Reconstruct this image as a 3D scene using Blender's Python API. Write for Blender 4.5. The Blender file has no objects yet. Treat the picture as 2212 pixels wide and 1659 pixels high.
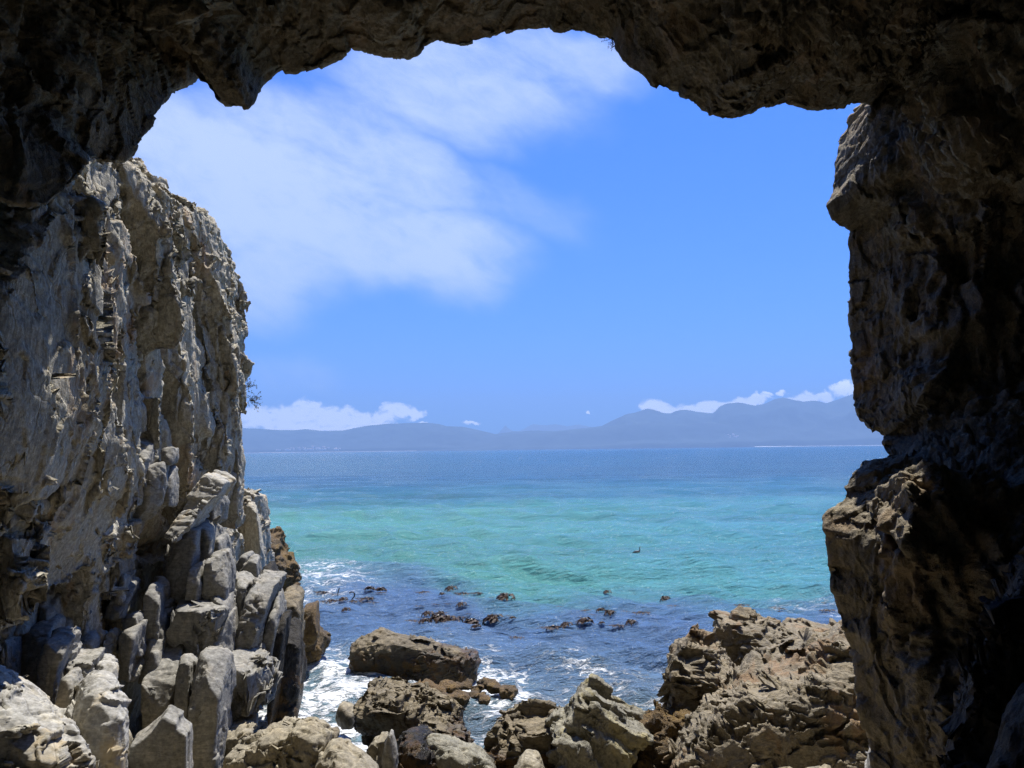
import bpy, math, random
import numpy as np
from mathutils import Matrix, Vector

# ------------------------------------------------------------------ camera, sky, sun, exposure
sc = bpy.context.scene
COL = sc.collection
SUN_EL, SUN_AZ = 65.0, 18.0          # degrees; azimuth from +Y towards +X
F, W0, H0 = 1671.0, 2212.0, 1659.0  # focal length and picture size in the units used for surveying
cam_d = bpy.data.cameras.new('camera'); cam = bpy.data.objects.new('camera', cam_d); COL.objects.link(cam)
cam_d.sensor_width = 36; cam_d.lens = 36 * F / W0; cam_d.clip_start = 0.05; cam_d.clip_end = 60000
CAM = np.array([0.0, 0.0, 5.0])
RC = Matrix.Rotation(math.radians(90 + 4.84), 4, 'X') @ Matrix.Rotation(math.radians(-0.68), 4, 'Z')
cam.matrix_world = Matrix.Translation(Vector(CAM)) @ RC
sc.camera = cam
R3 = np.array(RC.to_3x3())
sc.view_settings.view_transform = 'Standard'; sc.view_settings.look = 'None'
sc.view_settings.exposure = 1.0; sc.view_settings.gamma = 1.0; sc.view_settings.use_curve_mapping = False
sc.cycles.use_denoising = True; sc.cycles.denoising_prefilter = 'NONE'; sc.cycles.denoising_input_passes = 'RGB_ALBEDO_NORMAL'
sc.cycles.max_bounces = 8; sc.cycles.diffuse_bounces = 5; sc.cycles.glossy_bounces = 3
sc.cycles.transmission_bounces = 2; sc.cycles.volume_bounces = 0; sc.cycles.transparent_max_bounces = 6
sc.cycles.sample_clamp_indirect = 4.0; sc.cycles.sample_clamp_direct = 9.0; sc.cycles.caustics_reflective = False; sc.cycles.caustics_refractive = False

sun_d = bpy.data.lights.new('sun', 'SUN'); sun_d.energy = 4.3; sun_d.angle = math.radians(0.53); sun_d.color = (1.0, 0.96, 0.89)
sun = bpy.data.objects.new('sun', sun_d); COL.objects.link(sun)
e_, a_ = math.radians(SUN_EL), math.radians(SUN_AZ)
SUNV = Vector((math.cos(e_) * math.sin(a_), math.cos(e_) * math.cos(a_), math.sin(e_)))
sun.rotation_euler = SUNV.to_track_quat('Z', 'Y').to_euler(); sun.location = (0, 0, 60)

def new_ramp(nt, pts, interp='LINEAR'):
    r = nt.nodes.new('ShaderNodeValToRGB'); cr = r.color_ramp; cr.interpolation = interp
    while len(cr.elements) < len(pts): cr.elements.new(0.5)
    for el, (p, c) in zip(cr.elements, pts):
        el.position = p; el.color = (c, c, c, 1) if not isinstance(c, tuple) else (*c, 1)
    return r

class NT:
    """small helper to write node trees"""
    def __init__(s, nt): s.nt = nt; s.L = nt.links
    def n(s, t, **kw):
        o = s.nt.nodes.new(t)
        for k, v in kw.items(): setattr(o, k, v)
        return o
    def put(s, inp, v):
        if isinstance(v, bpy.types.NodeSocket): s.L.new(v, inp)
        else:
            if isinstance(v, tuple) and len(v) == 3 and inp.type == 'RGBA': v = (*v, 1)
            inp.default_value = v
    def m(s, op, a, b=0.0, c=None, clamp=False):
        o = s.n('ShaderNodeMath', operation=op); o.use_clamp = clamp
        s.put(o.inputs[0], a); s.put(o.inputs[1], b)
        if c is not None: s.put(o.inputs[2], c)
        return o.outputs[0]
    def v(s, op, a, b=(0, 0, 0)):
        o = s.n('ShaderNodeVectorMath', operation=op); s.put(o.inputs[0], a)
        if op == 'SCALE': s.put(o.inputs[3], b)
        else: s.put(o.inputs[1], b)
        return o.outputs[0] if op not in ('LENGTH', 'DOT_PRODUCT', 'DISTANCE') else o.outputs[1]
    def mix(s, f, a, b, mode='MIX'):
        o = s.n('ShaderNodeMix', data_type='RGBA', blend_type=mode)
        s.put(o.inputs[0], f); s.put(o.inputs[6], a); s.put(o.inputs[7], b)
        return o.outputs[2]
    def noise(s, vec, scale, detail=4, rough=0.55, dist=0.0, out=0, lac=2.0, typ=None):
        o = s.n('ShaderNodeTexNoise')
        if typ: o.noise_type = typ
        s.put(o.inputs['Vector'], vec); o.inputs['Scale'].default_value = scale
        o.inputs['Detail'].default_value = detail; o.inputs['Roughness'].default_value = rough
        o.inputs['Lacunarity'].default_value = lac; o.inputs['Distortion'].default_value = dist
        return o.outputs[out]
    def smooth(s, x, a, b):
        o = s.n('ShaderNodeMapRange', interpolation_type='SMOOTHSTEP')
        s.put(o.inputs[0], x); o.inputs[1].default_value = a; o.inputs[2].default_value = b
        return o.outputs[0]
    def ramp(s, x, pts, interp='LINEAR'):
        r = new_ramp(s.nt, pts, interp); s.put(r.inputs[0], x); return r.outputs[0]
    def comb(s, x, y, z):
        o = s.n('ShaderNodeCombineXYZ'); s.put(o.inputs[0], x); s.put(o.inputs[1], y); s.put(o.inputs[2], z); return o.outputs[0]

# survey coordinates of the sky: (azimuth slope, elevation slope) as seen towards the bay
def sky_uv(px, py):
    d = R3 @ np.array([(px - W0 / 2) / F, -(py - H0 / 2) / F, -1.0])
    return d[0] / d[1], d[2] / d[1]

world = bpy.data.worlds.new('World'); sc.world = world; world.use_nodes = True
world.node_tree.nodes.clear()
w = NT(world.node_tree)
tc = w.n('ShaderNodeTexCoord').outputs['Generated']
sky = w.n('ShaderNodeTexSky', sky_type='NISHITA'); sky.sun_disc = False
sky.sun_elevation = e_; sky.sun_rotation = a_; sky.altitude = 0; sky.air_density = 1.0; sky.dust_density = 0.6; sky.ozone_density = 3.0
sep = w.n('ShaderNodeSeparateXYZ'); w.L.new(tc, sep.inputs[0])
dx, dy, dz = sep.outputs
fwd = w.m('MAXIMUM', dy, 0.05)
U, V = w.m('DIVIDE', dx, fwd), w.m('DIVIDE', dz, fwd)
ahead = w.smooth(dy, 0.1, 0.35)
SKYG = 3.0
skyc = w.mix(1.0, sky.outputs[0], SKY_TINT if 'SKY_TINT' in globals() else (0.130, 0.400, 1.04), 'MULTIPLY')
uvv = w.comb(U, V, 0.0)
# high veil cloud: soft patches, torn by noise that is drawn out along their drift
tilt = w.n('ShaderNodeVectorRotate', rotation_type='Z_AXIS'); w.L.new(uvv, tilt.inputs['Vector']); tilt.inputs['Angle'].default_value = math.radians(28)
st = w.v('MULTIPLY', tilt.outputs[0], (1.0, 2.1, 1.0))
n1 = w.noise(st, 3.6, 9, 0.64, 0.35)
n2 = w.noise(st, 9.0, 7, 0.64, 0.5)
def blob(px, py, rx, ry, ang=0.0, uvin=None, soft=1.0):
    u, v = sky_uv(px, py)
    d = w.v('SUBTRACT', uvin or uvv, (u, v, 0.0))
    if ang:
        r = w.n('ShaderNodeVectorRotate', rotation_type='Z_AXIS'); w.L.new(d, r.inputs['Vector']); r.inputs['Angle'].default_value = math.radians(ang); d = r.outputs[0]
    d = w.v('MULTIPLY', d, (F / rx, F / ry, 0.0))
    return w.m('SUBTRACT', 1.0, w.v('LENGTH', d), clamp=False)
def bsum(lst, uvin=None):
    acc = None
    for b in lst:
        amp = b[5] if len(b) > 5 else 1.0
        s_ = w.m('MULTIPLY', w.smooth(blob(*b[:5], uvin=uvin), 0.0, 0.75), amp)
        acc = s_ if acc is None else w.m('MAXIMUM', acc, s_)
    return acc
wv = w.v('ADD', uvv, w.v('SCALE', w.v('SUBTRACT', w.noise(uvv, 4.0, 4, 0.55, 0, 1), (0.5, 0.5, 0.5)), 0.17))
veil = bsum([(620, 440, 560, 250, 14, 1.0), (860, 540, 420, 170, 6, 1.0), (420, 330, 360, 200, 20, .95), (980, 190, 460, 190, 10, .72), (640, 280, 480, 200, 12, .75),
             (820, 360, 460, 170, 22, .8), (1200, 130, 360, 150, 0, .62), (560, 600, 360, 160, 0, .8), (1120, 430, 340, 120, 30, .40), (640, 800, 220, 90, 0, .45)], wv)
n3 = w.noise(st, 22.0, 8, 0.68, 0.8)
tex = w.m('ADD', w.m('MULTIPLY', w.m('SUBTRACT', n1, 0.5), 1.5), w.m('MULTIPLY', w.m('SUBTRACT', n2, 0.5), 1.3)); tex = w.m('ADD', tex, w.m('MULTIPLY', w.m('SUBTRACT', n3, 0.5), 0.8))
vm = w.m('ADD', w.m('MULTIPLY', veil, 1.25), w.m('MULTIPLY', tex, w.m('MULTIPLY', veil, 1.0)))
vm = w.m('MULTIPLY', w.smooth(vm, 0.05, 1.35), w.m('MULTIPLY', ahead, 0.76))
# elsewhere in the sky (behind the camera and overhead) a little thin cloud as well
c1 = w.mix(vm, skyc, (4.2, 4.8, 5.5))
# low cumulus over the far shore
cuv = w.v('ADD', uvv, w.v('SCALE', w.v('SUBTRACT', w.noise(uvv, 42.0, 5, 0.6, 0, 1), (0.5, 0.5, 0.5)), 0.028))
PUFF = [(560, 905, 60, 34), (610, 900, 50, 36), (660, 890, 44, 34), (672, 878, 26, 20), (705, 898, 50, 30), (745, 905, 50, 28), (780, 908, 45, 24), (828, 905, 40, 24), (850, 885, 36, 20),
        (870, 890, 40, 20), (895, 892, 30, 14), (640, 922, 130, 18), (770, 925, 110, 13), (915, 914, 14, 7), (1020, 917, 22, 5), (1271, 889, 6, 4.5),
        (1410, 878, 34, 18), (1440, 884, 40, 16), (1480, 885, 50, 15), (1530, 880, 44, 18), (1560, 873, 24, 14), (1590, 870, 30, 14), (1630, 868, 36, 14), (1490, 893, 110, 12),
        (1715, 868, 30, 16), (1750, 862, 34, 18), (1780, 858, 30, 16), (1820, 840, 36, 20), (1850, 848, 40, 24), (1860, 870, 50, 16), (1690, 848, 12, 6), (1660, 852, 16, 6), (1640, 862, 40, 10)]
cm = None
for b in PUFF:
    s_ = w.m('MAXIMUM', blob(*b[:4], uvin=cuv), 0.0); cm = s_ if cm is None else w.m('MAXIMUM', cm, s_)
cd = w.m('ADD', cm, w.m('MULTIPLY', w.m('MULTIPLY', w.m('SUBTRACT', w.noise(uvv, 60, 6, 0.65), 0.5), 0.9), w.smooth(cm, 0.0, 0.12)))
calpha = w.m('MULTIPLY', w.smooth(cd, 0.02, 0.42), w.m('MULTIPLY', ahead, 0.95))
cn = w.noise(w.v('ADD', w.v('MULTIPLY', cuv, (1, 1.7, 1)), (0.0, 0.006, 0)), 70, 5, 0.6)
shade = w.smooth(w.m('ADD', w.m('MULTIPLY', cn, 1.0), w.m('MULTIPLY', cm, 0.25)), 0.38, 0.62)
ccol = w.mix(shade, (3.8, 5.0, 7.6), (15.0, 14.5, 13.5))
c2 = w.mix(calpha, c1, ccol)
bg = w.n('ShaderNodeBackground'); w.L.new(c2, bg.inputs[0]); bg.inputs[1].default_value = 0.1
wo = w.n('ShaderNodeOutputWorld'); w.L.new(bg.outputs[0], wo.inputs[0])
world.cycles.sampling_method = 'MANUAL'; world.cycles.sample_map_resolution = 512

# ------------------------------------------------------------------ numeric helpers
def ray(px, py):
    c = np.stack([(np.asarray(px, float) - W0 / 2) / F, -(np.asarray(py, float) - H0 / 2) / F, -np.ones(np.shape(px))], -1)
    return c @ R3.T
def at(px, py, Y):
    d = ray(px, py); return CAM + d * (np.asarray(Y, float) / d[..., 1])[..., None]
def on_z(px, py, z=0.0):
    d = ray(px, py); return CAM + d * ((z - CAM[2]) / d[..., 2])[..., None]
RS = np.random.RandomState(7)
PERM = RS.permutation(256); PERM = np.concatenate([PERM, PERM, PERM]).astype(np.int32)
GR = RS.normal(size=(256, 3)); GR /= np.linalg.norm(GR, axis=1)[:, None]; GR = GR.astype(np.float32)
def _h(ix, iy, iz): return PERM[PERM[PERM[ix & 255] + (iy & 255)] + (iz & 255)]
def perlin(p):
    p = np.asarray(p, np.float32); i = np.floor(p).astype(np.int32); f = p - i
    u = f * f * f * (f * (f * 6 - 15) + 10)
    r = 0
    for a in (0, 1):
        wx = u[:, 0] if a else 1 - u[:, 0]
        for b in (0, 1):
            wy = wx * (u[:, 1] if b else 1 - u[:, 1])
            for c in (0, 1):
                g = GR[_h(i[:, 0] + a, i[:, 1] + b, i[:, 2] + c)]
                r = r + wy * (u[:, 2] if c else 1 - u[:, 2]) * (g[:, 0] * (f[:, 0] - a) + g[:, 1] * (f[:, 1] - b) + g[:, 2] * (f[:, 2] - c))
    return r * 1.5
def fbm(p, o=4, g=0.5, lac=2.03):
    s, a, t = 0, 1.0, 0
    p = np.asarray(p, np.float32)
    for k in range(o): s = s + a * perlin(p + k * 17.3); t += a; a *= g; p = p * lac
    return s / t
def ridged(p, o=3, g=0.5):
    s, a, t = 0, 1.0, 0
    p = np.asarray(p, np.float32)
    for k in range(o):
        n = 1 - np.abs(perlin(p + k * 9.1)) * 1.6; s = s + a * n * np.abs(n); t += a; a *= g; p = p * 2.07
    return s / t
HV = RS.rand(256, 3).astype(np.float32); HN = RS.normal(size=(256, 3)).astype(np.float32); HN /= np.linalg.norm(HN, axis=1)[:, None]; HS = RS.rand(256).astype(np.float32)
def cells(p):
    """cellular noise: nearest distance, second distance, cell number (0-255), offset from the cell's point"""
    p = np.asarray(p, np.float32); i = np.floor(p).astype(np.int32)
    n = len(p); f1 = np.full(n, 9, np.float32); f2 = np.full(n, 9, np.float32); cid = np.zeros(n, np.int32); off = np.zeros((n, 3), np.float32)
    for a in (-1, 0, 1):
        for b in (-1, 0, 1):
            for c in (-1, 0, 1):
                j = i + np.array([a, b, c], np.int32); h = _h(j[:, 0], j[:, 1], j[:, 2])
                q = j + 0.1 + 0.8 * HV[h]; dlt = p - q; d = np.einsum('ij,ij->i', dlt, dlt)
                m = d < f1
                f2 = np.where(m, f1, np.minimum(f2, d)); cid[m] = h[m]; off[m] = dlt[m]; f1 = np.where(m, d, f1)
    return np.sqrt(f1), np.sqrt(f2), cid, off
def cell_key(p):
    p = np.asarray(p, np.float32); i = np.floor(p).astype(np.int64); n = len(p); f1 = np.full(n, 9, np.float32); key = np.zeros(n, np.int64)
    for a in (-1, 0, 1):
        for b in (-1, 0, 1):
            for c in (-1, 0, 1):
                j = i + np.array([a, b, c]); h = _h(j[:, 0], j[:, 1], j[:, 2]); dlt = p - (j + 0.05 + 0.9 * HV[h]); d = np.einsum('ij,ij->i', dlt, dlt)
                m = d < f1; f1 = np.where(m, d, f1); key = np.where(m, (j[:, 0] + 5000) * 100000000 + (j[:, 1] + 5000) * 10000 + j[:, 2] + 5000, key)
    return key
JOINT = np.array([[0.93, -0.25, -0.22], [0.28, 0.95, 0.10], [0.18, -0.16, 0.97]], np.float32)   # the three joint directions of the rock
def planar(p, n, scale, s, seed=0.0, cap=0.22):
    """break the surface along its joints: inside each joint block the face becomes (nearly) one plane"""
    q = (p + 0.05 * np.stack([perlin(p * 2.3), perlin(p * 2.3 + 9), perlin(p * 2.3 + 19)], 1)) @ JOINT.T * np.array(scale, np.float32) + seed
    dots = n @ JOINT.T; k = np.argmax(np.abs(dots), 1); sg = dots[np.arange(len(n)), k] > 0
    key = cell_key(q) * 6 + k * 2 + sg
    _, inv = np.unique(key, return_inverse=True); inv = inv.ravel(); cnt = np.bincount(inv).astype(np.float32)
    C_ = np.stack([np.bincount(inv, p[:, i]) for i in range(3)], 1) / cnt[:, None]; N_ = np.stack([np.bincount(inv, n[:, i]) for i in range(3)], 1); N_ /= np.linalg.norm(N_, axis=1)[:, None] + 1e-9
    d = np.einsum('ij,ij->i', p - C_[inv], N_[inv]) * sstep(np.einsum('ij,ij->i', n, N_[inv]), 0.45, 0.85); d = np.clip(d * np.reshape(s, -1), -cap, cap)
    return (p - N_[inv] * d[:, None]).astype(np.float32)
def facets(p, k=0.25):
    f1, f2, cid, off = cells(p)
    return np.einsum('ij,ij->i', off, HN[cid]) * k + (HS[cid] - 0.5) * k * 0.8, f2 - f1, cid
def sstep(x, a, b):
    t = np.clip((x - a) / (b - a), 0, 1); return t * t * (3 - 2 * t)

# ------------------------------------------------------------------ scene-graph helpers
def tag(o, label=None, cat=None, group=None, kind=None):
    for k, v in (('label', label), ('category', cat), ('group', group), ('kind', kind)):
        if v: o[k] = v
    return o
def link_mesh(name, verts, faces, mat, parent=None, loc=None, smooth=True):
    """verts in world metres; the object's origin is put at loc"""
    verts = np.asarray(verts, np.float32); me = bpy.data.meshes.new(name)
    if loc is None: loc = (0, 0, 0)
    base = Vector(loc)
    v = verts - np.array(loc, np.float32)
    if isinstance(faces, np.ndarray):
        nf, k = faces.shape
        me.vertices.add(len(v)); me.vertices.foreach_set('co', v.ravel())
        me.loops.add(nf * k); me.loops.foreach_set('vertex_index', faces.astype(np.int32).ravel())
        me.polygons.add(nf); me.polygons.foreach_set('loop_start', np.arange(0, nf * k, k, dtype=np.int32))
        me.update(calc_edges=True)
    else: me.from_pydata(v.tolist(), [], faces)
    if smooth: me.polygons.foreach_set('use_smooth', np.ones(len(me.polygons), bool))
    me.validate(); me.update()
    if mat: me.materials.append(mat)
    o = bpy.data.objects.new(name, me); COL.objects.link(o)
    if parent is not None:
        o.parent = parent; o.location = base - parent.location
    else: o.location = base
    return o
def grid_faces(nr, nc, wrap=False):
    r = np.arange(nr - 1)[:, None]; c = np.arange(nc if wrap else nc - 1)[None, :]
    a = r * nc + c; b = r * nc + (c + 1) % nc
    return np.stack([a, b, b + nc, a + nc], -1).reshape(-1, 4)
def get_co(me):
    a = np.empty(len(me.vertices) * 3, np.float32); me.vertices.foreach_get('co', a); return a.reshape(-1, 3)
def get_no(me):
    a = np.empty(len(me.vertices) * 3, np.float32); me.vertices.foreach_get('normal', a); return a.reshape(-1, 3)
def grid_normals(P):
    du = np.gradient(P, axis=1); dv = np.gradient(P, axis=0); n = np.cross(du, dv)
    return n / (np.linalg.norm(n, axis=-1, keepdims=True) + 1e-9)
def resample(pts, n, closed=False, key=None):
    pts = np.asarray(pts, float)
    if closed: pts = np.vstack([pts, pts[:1]])
    k = pts[:, :2] if key is None else pts[:, key]
    d = np.concatenate([[0], np.cumsum(np.linalg.norm(np.diff(k, axis=0), axis=1))])
    t = np.linspace(0, d[-1], n + 1 if closed else n)
    out = np.stack([np.interp(t, d, pts[:, i]) for i in range(pts.shape[1])], 1)
    return out[:-1] if closed else out
def remesh(verts, faces, vox):
    me = bpy.data.meshes.new('tmp'); me.from_pydata(np.asarray(verts).tolist(), [], faces); me.update()
    o = bpy.data.objects.new('tmp', me); COL.objects.link(o)
    m = o.modifiers.new('r', 'REMESH'); m.mode = 'VOXEL'; m.voxel_size = vox; m.use_smooth_shade = True
    dg = bpy.context.evaluated_depsgraph_get(); res = bpy.data.meshes.new_from_object(o.evaluated_get(dg))
    bpy.data.objects.remove(o); bpy.data.meshes.remove(me)
    return res
# ------------------------------------------------------------------ materials
MATS = {}
def rock_mat(name, cols, stain=None, scale=1.0, bump=1.0, rough=0.85, strata=(0.3, 0.1, 1.0), wet=None, dark=1.0, weed=None, lines=0.5, jz=0.55, js=1.5):
    """cols: three base colours mixed in patches; strata: stretch of the bedding grain; wet: height of the wet zone"""
    m = bpy.data.materials.new(name); m.use_nodes = True; m.node_tree.nodes.clear(); t = NT(m.node_tree)
    pos = t.n('ShaderNodeNewGeometry').outputs['Position']
    big = t.noise(pos, 0.7 * scale, 5, 0.6, 0.4); mid = t.noise(pos, 3.1 * scale, 6, 0.62, 0.3)
    fine = t.noise(pos, 17 * scale, 6, 0.7)
    c = t.mix(t.smooth(big, 0.38, 0.62), cols[0], cols[1])
    c = t.mix(t.m('MULTIPLY', t.smooth(mid, 0.48, 0.66), 0.8), c, cols[2])
    grain = t.noise(t.v('MULTIPLY', pos, (strata[0] * 14, strata[1] * 14, strata[2] * 14)), 1.6 * scale, 6, 0.7, 1.2)
    c = t.mix(t.m('MULTIPLY', t.smooth(grain, 0.35, 0.7), 0.55), t.mix(1.0, c, (0.62, 0.6, 0.57), 'MULTIPLY'), t.mix(1.0, c, (1.3, 1.28, 1.22), 'MULTIPLY'))
    c = t.mix(1.0, c, t.ramp(fine, [(0.3, 0.58), (0.72, 1.4)]), 'MULTIPLY')
    if stain:
        sm = t.smooth(t.noise(t.v('MULTIPLY', pos, (1, 1, 0.5)), 1.3 * scale, 6, 0.65, 0.8), 0.54, 0.66)
        c = t.mix(t.m('MULTIPLY', sm, 0.75), c, stain)
    rg = rough
    if wet is not None:
        z = t.n('ShaderNodeSeparateXYZ'); t.L.new(pos, z.inputs[0])
        zz = t.m('ADD', z.outputs[2], t.m('MULTIPLY', t.m('SUBTRACT', t.noise(pos, 2.2, 4, 0.6), 0.5), 0.7))
        wm = t.smooth(zz, wet + 0.12, wet - 0.12)
        c = t.mix(wm, c, t.mix(1.0, c, (0.34, 0.31, 0.27), 'MULTIPLY'))
        if weed:
            wd = t.m('MULTIPLY', wm, t.smooth(t.noise(pos, 4.5, 5, 0.65), 0.46, 0.56)); c = t.mix(wd, c, weed)
        rg = t.m('SUBTRACT', rough, t.m('MULTIPLY', wm, 0.5))
    c = t.mix(1.0, c, (dark, dark, dark), 'MULTIPLY')
    # relief: pits, grain, hairline joints
    vo = t.n('ShaderNodeTexVoronoi', feature='DISTANCE_TO_EDGE'); t.put(vo.inputs['Vector'], t.v('ADD', t.v('MULTIPLY', pos, (1, 1, jz)), t.v('SCALE', t.noise(pos, 1.7, 3, 0.5, 0, 1), 0.55)))
    vo.inputs['Scale'].default_value = js * scale
    crack = t.m('MULTIPLY', t.smooth(vo.outputs[0], 0.0, 0.025), lines)
    h = t.m('ADD', t.m('MULTIPLY', mid, 0.36), t.m('MULTIPLY', grain, 0.26))
    h = t.m('ADD', h, t.m('MULTIPLY', fine, 0.15)); h = t.m('ADD', h, t.m('MULTIPLY', t.noise(pos, 55 * scale, 3, 0.7), 0.04)); h = t.m('ADD', h, t.m('MULTIPLY', crack, 0.16))
    b = t.n('ShaderNodeBump'); b.inputs['Strength'].default_value = min(1.0, 0.85 * bump); b.inputs['Distance'].default_value = 0.22 * bump; t.L.new(h, b.inputs['Height'])
    c = t.mix(t.m('MULTIPLY', t.m('SUBTRACT', 1.0, t.smooth(vo.outputs[0], 0.0, 0.012)), 0.5 * lines), c, (0.03, 0.027, 0.022))
    p = t.n('ShaderNodeBsdfPrincipled'); t.put(p.inputs['Base Color'], c); t.put(p.inputs['Roughness'], rg); p.inputs['Specular IOR Level'].default_value = 0.3
    t.L.new(b.outputs[0], p.inputs['Normal'])
    o = t.n('ShaderNodeOutputMaterial'); t.L.new(p.outputs[0], o.inputs[0]); MATS[name] = m; return m

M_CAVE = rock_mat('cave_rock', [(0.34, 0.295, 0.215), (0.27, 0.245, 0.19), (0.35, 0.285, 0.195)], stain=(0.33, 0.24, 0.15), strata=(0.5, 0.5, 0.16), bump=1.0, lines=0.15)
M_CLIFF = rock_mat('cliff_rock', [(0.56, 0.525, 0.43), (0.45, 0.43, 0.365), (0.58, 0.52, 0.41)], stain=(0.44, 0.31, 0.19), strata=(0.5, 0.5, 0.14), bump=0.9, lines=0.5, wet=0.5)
M_COL = rock_mat('grey_quartzite', [(0.34, 0.33, 0.295), (0.27, 0.265, 0.245), (0.38, 0.355, 0.305)], strata=(0.2, 0.2, 0.9), bump=0.45, lines=0.6, jz=0.3, js=1.1, wet=0.55)
M_CAVE_SHADED = rock_mat('shaded_cave_rock', [(0.11, 0.095, 0.075), (0.09, 0.08, 0.065), (0.12, 0.10, 0.075)], strata=(0.5, 0.5, 0.16), bump=1.0, lines=0.15)  # cave rock again, with the dark corner's shade put into its colours
M_BLD = rock_mat('pale_boulder', [(0.48, 0.47, 0.44), (0.39, 0.385, 0.36), (0.52, 0.485, 0.40)], stain=(0.45, 0.35, 0.20), strata=(0.2, 0.2, 0.9), bump=0.4, lines=0.7, js=0.9)
M_TAN = rock_mat('tan_boulder', [(0.38, 0.34, 0.25), (0.31, 0.28, 0.215), (0.40, 0.345, 0.24)], strata=(0.5, 0.5, 0.5), bump=0.6, lines=0.6, wet=0.45)
M_SEA = rock_mat('sea_rock', [(0.29, 0.245, 0.165), (0.21, 0.18, 0.13), (0.32, 0.26, 0.165)], strata=(0.12, 0.12, 1.3), bump=0.9, lines=0.9, jz=3.4, js=1.3, wet=0.6, weed=(0.10, 0.055, 0.015))
M_SLAB = rock_mat('pitted_slab', [(0.33, 0.285, 0.205), (0.25, 0.22, 0.165), (0.36, 0.295, 0.20)], stain=(0.27, 0.17, 0.09), strata=(0.25, 0.4, 0.9), bump=0.9, lines=0.3, wet=0.7)
M_SPIKE = rock_mat('splintered_rock', [(0.36, 0.345, 0.275), (0.28, 0.265, 0.21), (0.40, 0.37, 0.28)], stain=(0.40, 0.34, 0.17), strata=(0.9, 0.2, 0.7), bump=0.9, lines=0.4, wet=0.5)
M_BLACK = rock_mat('black_wet_rock', [(0.055, 0.05, 0.042), (0.04, 0.037, 0.033), (0.085, 0.07, 0.05)], strata=(0.9, 0.9, 0.15), bump=1.0, lines=0.2, wet=1.0, weed=(0.09, 0.05, 0.015))
M_WEEDR = rock_mat('weedy_rock', [(0.23, 0.15, 0.06), (0.15, 0.11, 0.06), (0.33, 0.21, 0.07)], stain=(0.26, 0.16, 0.03), strata=(0.4, 0.4, 0.6), bump=1.3, scale=1.8, lines=0.2, rough=0.6)

def simple_mat(name, col, rough=0.6, var=0.3, scale=8, spec=0.5, trans=0.0):
    m = bpy.data.materials.new(name); m.use_nodes = True; t = NT(m.node_tree); p = m.node_tree.nodes['Principled BSDF']
    pos = t.n('ShaderNodeNewGeometry').outputs['Position']; n = t.noise(pos, scale, 4, 0.6)
    c = t.mix(n, tuple(x * (1 - var) for x in col), tuple(min(1, x * (1 + var)) for x in col)); t.L.new(c, p.inputs['Base Color'])
    p.inputs['Roughness'].default_value = rough; p.inputs['Specular IOR Level'].default_value = spec
    return m

# ------------------------------------------------------------------ displacement styles
def warp(p, f, a, o=2): return p + a * np.stack([fbm(p * f, o), fbm(p * f + 31, o), fbm(p * f + 57, o)], 1)
def crack(ed, cid, w, share): return np.exp(-ed / w) * (HS[(cid * 7 + 3) & 255] < share)
def saw(h, freq, seed=0):
    """bedding: every layer sticks out by its own amount and is undercut sharply below"""
    q = h * freq; k = np.floor(q).astype(int); fr = q - k; lay = HS[(k * 37 + seed) & 255]
    return (fr ** 0.7) * (0.35 + 0.65 * lay) + 0.9 * (lay - 0.5)
def d_cave(p, amp):
    wz = warp(p, 0.6, 0.5)
    q = wz * np.array([1.0, 1.0, 0.55])
    d = 0.30 * (ridged(q * 0.8, 2) - 0.4) + 0.17 * fbm(q * 1.9, 3)
    fl = ridged(wz * np.array([3.4, 3.4, 0.9]), 3, 0.6); d = d + 0.12 * (fl - 0.4)
    d = d + 0.05 * (ridged(wz * np.array([9.0, 9.0, 2.2]), 2) - 0.4)
    fa, ed, cid = facets(wz * np.array([1.5, 1.5, 1.0]), 0.26); d = d + fa * 0.6
    fa, ed, cid = facets(wz * np.array([4.0, 4.0, 2.0]), 0.12); d = d + fa * 0.5
    pil = sstep(p[:, 0], 2.6, 3.4) * sstep(p[:, 1], 6.5, 8.5)
    d = d + pil * 0.07 * (ridged(warp(p, 1.0, 0.12) * np.array([6.5, 6.5, 0.8]), 3, 0.65) - 0.35)
    sw = fbm(p * 0.5, 3)
    ha = 5.0 * (0.75 * p[:, 2] + 0.55 * p[:, 1] + 0.15 * p[:, 0]) + 5.5 * sw; hb = 4.6 * (0.9 * p[:, 0] + 0.5 * p[:, 1]) + 2.2 * fbm(p * np.array([0.8, 0.8, 0.3]), 3)
    h = ha * (1 - pil) + hb * pil
    def ln(h): t = h - np.floor(h); return np.where(t < 0.75, (t / 0.75) ** 1.5, (1 - t) / 0.25)
    msk = 0.35 + 0.65 * sstep(fbm(p * 0.9 + 7, 2), -0.2, 0.3)
    d = d + msk * (0.060 * ln(h) + 0.030 * ln(h * 2.3 + 0.8 * fbm(p * 2, 2)) + 0.015 * ln(h * 5.1 + fbm(p * 3, 2)))
    return d * amp
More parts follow.
